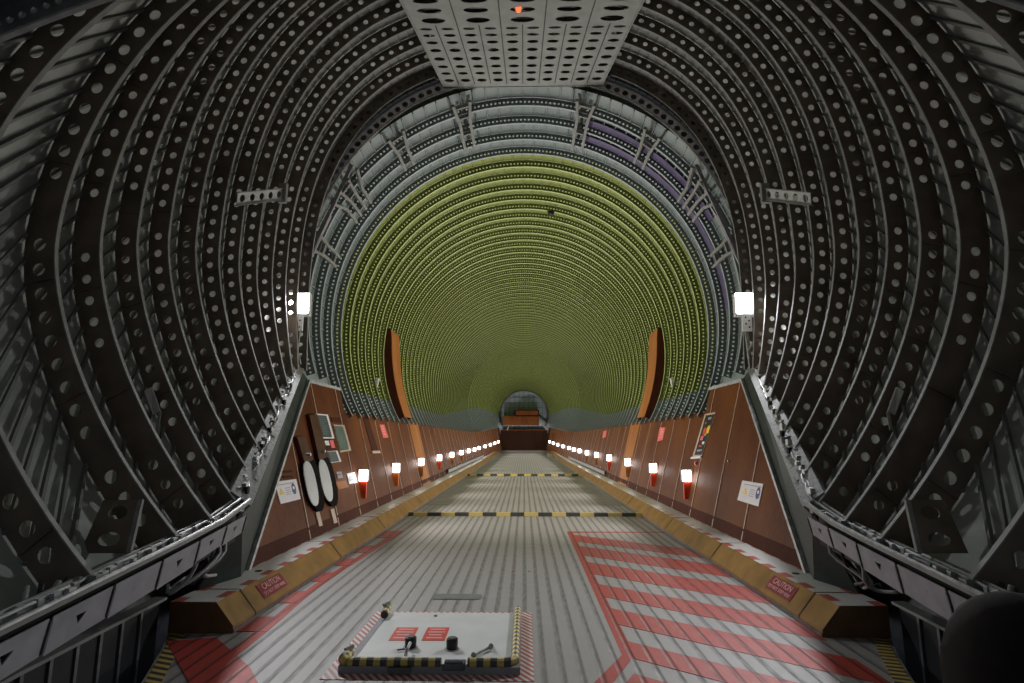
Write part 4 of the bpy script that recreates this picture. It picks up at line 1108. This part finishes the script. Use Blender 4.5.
# ================================================================== FLOOR HATCH
hl0, hr0 = on_floor(368, 618), on_floor(517, 618); fl0, fr0 = on_floor(343, 660), on_floor(517, 660)
yF, yN = on_floor(440, 616).y, on_floor(440, 673).y
xL, xR = on_floor(347, 668).x, on_floor(516, 668).x
t = thing('floor_hatch', ((xL+xR)/2, (yF+yN)/2, 0), 'white floor hatch with black knobs and red placards in the foreground', 'hatch')
hz = .035
MB().box(xL+.03, xR-.03, yN+.03, yF-.02, .006, hz).build('lid', 'white', t, bevel=.006)
fr = MB(); fr.box(xL-.03, xR+.03, yN-.035, yN+.02, 0, .05); fr.box(xL-.03, xR+.03, yF-.01, yF+.015, 0, .02); fr.box(xL-.03, xL+.02, yN, yF, 0, .022); fr.box(xR-.02, xR+.03, yN, yF, 0, .022)
fr.build('frame', 'alu_pale', t)
tp = MB(); tw = .09
tp.box(xL-.03-tw, xR+.03+tw, yN-.035-tw, yN-.035, .0, .004); tp.box(xL-.03-tw, xR+.03+tw, yF+.015, yF+.015+tw, 0, .004)
tp.box(xL-.03-tw, xL-.03, yN-.035, yF+.015, 0, .004); tp.box(xR+.03, xR+.03+tw, yN-.035, yF+.015, 0, .004)
tp.build('red_white_tape', 'haz_red', t)
for px in ((404, 634), (436, 634)):
    c = on_floor(*px, hz); hw, hd = .088, .15
    pl = MB().prism([(c.x-hw, c.y-hd, hz), (c.x+hw, c.y-hd, hz), (c.x+hw, c.y+hd, hz), (c.x-hw, c.y+hd, hz)], (0,0,.003)).build('red_placard', 'red', t)
    for k, wd_ in enumerate((.06, .068, .05, .062)):
        y = c.y+.10-.065*k; MB().box(c.x-wd_, c.x+wd_, y-.012, y+.012, hz+.003, hz+.0045).build('text_line', 'pale_print', pl)
knob_px = ((410.5, 643.5), (452, 645))
for i, px in enumerate(knob_px):
    c = on_floor(px[0], px[1]+4, hz); k = MB().cyl((c.x, c.y, hz), (c.x, c.y, hz+.075), .042, 20).build('knob', 'black', t, bevel=.006)
    MB().cyl((c.x, c.y, hz+.075), (c.x, c.y, hz+.08), .03, 16).build('knob_cap', 'steel_dark', k)
    MB().cyl((c.x, c.y, hz), (c.x, c.y, hz+.004), .055, 20).build('knob_ring', 'alu', k)
c = on_floor(406, 655, hz)
lv = MB(); lv.tube([on_floor(410, 643, hz+.06), on_floor(407, 650, hz+.05), on_floor(405.5, 656, hz+.012)], .012, 8); lv.build('chrome_lever', 'alu', t, smooth=True)
MB().tube([on_floor(397, 650, hz+.012), on_floor(405, 649, hz+.014)], .006, 6).build('lever_pin', 'steel_dark', t)
lv = MB(); lv.tube([on_floor(474, 655, hz+.012), on_floor(490, 647, hz+.02)], .010, 8); lv.cyl(on_floor(473.5, 655, hz), on_floor(473.5, 655, hz+.03), .018, 10); lv.cyl(on_floor(491, 646, hz), on_floor(491, 646, hz+.035), .018, 10)
lv.build('prop_rod', 'alu', t)
# yellow/black padded tubes: front edge, right side, left corners
rr = .032; zt = .065
# near rail (two runs either side of the latch)
latch = on_floor(457, 664).x
MB().tube([(xL+.03, yN-.005, zt), (latch-.09, yN-.005, zt)], rr, 12).build('padded_bar', 'haz_x', t, smooth=False)
MB().tube([(latch+.09, yN-.005, zt), (xR-.09, yN-.005, zt), (xR-.04, yN+.01, zt), (xR-.005, yN+.05, zt)], rr, 12).build('padded_bar', 'haz_x', t)
MB().tube([(xR-.005, yN+.05, zt), (xR, yF-.02, zt), (xR, yF+.03, zt-.02)], rr*.9, 12).build('padded_side_bar', 'haz_y', t)
MB().tube([(xL+.03, yN-.005, zt), (xL-.01, yN+.02, zt+.01), (xL-.01, yN+.16, zt+.01)], rr*1.15, 12).build('padded_corner', 'haz_y', t)
MB().tube([(xL+.02, yF-.20, zt), (xL+.01, yF-.02, zt+.01)], rr*1.0, 12).build('padded_corner', 'haz_y', t)
for y in (yN+.10, yF-.06): MB().tube([(xL-.02, y-.02, zt+.045), (xL+.02, y+.03, zt+.055)], .016, 8).build('hook', 'alu', t)
lt = MB(); lt.box(latch-.075, latch+.075, yN-.05, yN+.04, .03, .075); lt.build('latch', 'steel_dark', t, bevel=.008)
MB().tube([(latch-.06, yN-.03, .085), (latch+.06, yN-.03, .085)], .012, 8).build('latch_bar', 'alu', t)
MB().box(-.01+on_floor(397, 662).x, on_floor(417, 662).x, yN-.06, yN-.03, .02, .05).build('small_bracket', 'steel_dark', t)
sc_ = on_floor(436, 619.5); MB().cyl((sc_.x, sc_.y-.03, hz), (sc_.x, sc_.y-.03, hz+.01), .014, 8).build('stop_stud', 'steel_dark', t)

# ================================================================== UNIDENTIFIED DARK SHAPE, built as a soft rounded blob, at the lower right corner
P = Vector((2.08, 2.62, .27)); mb = MB(); rows = []
for i in range(13):
    a = -PI/2+PI*i/12; rows.append([P+Vector((.29*math.cos(a)*math.cos(2*PI*k/20)*(1+.04*math.sin(3*k)), .27*math.cos(a)*math.sin(2*PI*k/20), .30+.33*math.sin(a))) for k in range(21)])
mb.grid(rows)
t = thing('dark_blob', P, 'unidentified dark rounded bag at the lower right corner near the camera', 'blob')
mb.build('body', 'blob', t, smooth=True)
MB().tube([P+Vector((-.14, -.20, .35)), P+Vector((-.06, -.285, .40)), P+Vector((.06, -.285, .40)), P+Vector((.14, -.22, .35))], .014, 8).build('front_tube', 'blob', t, smooth=True)
bpy.context.view_layer.update()
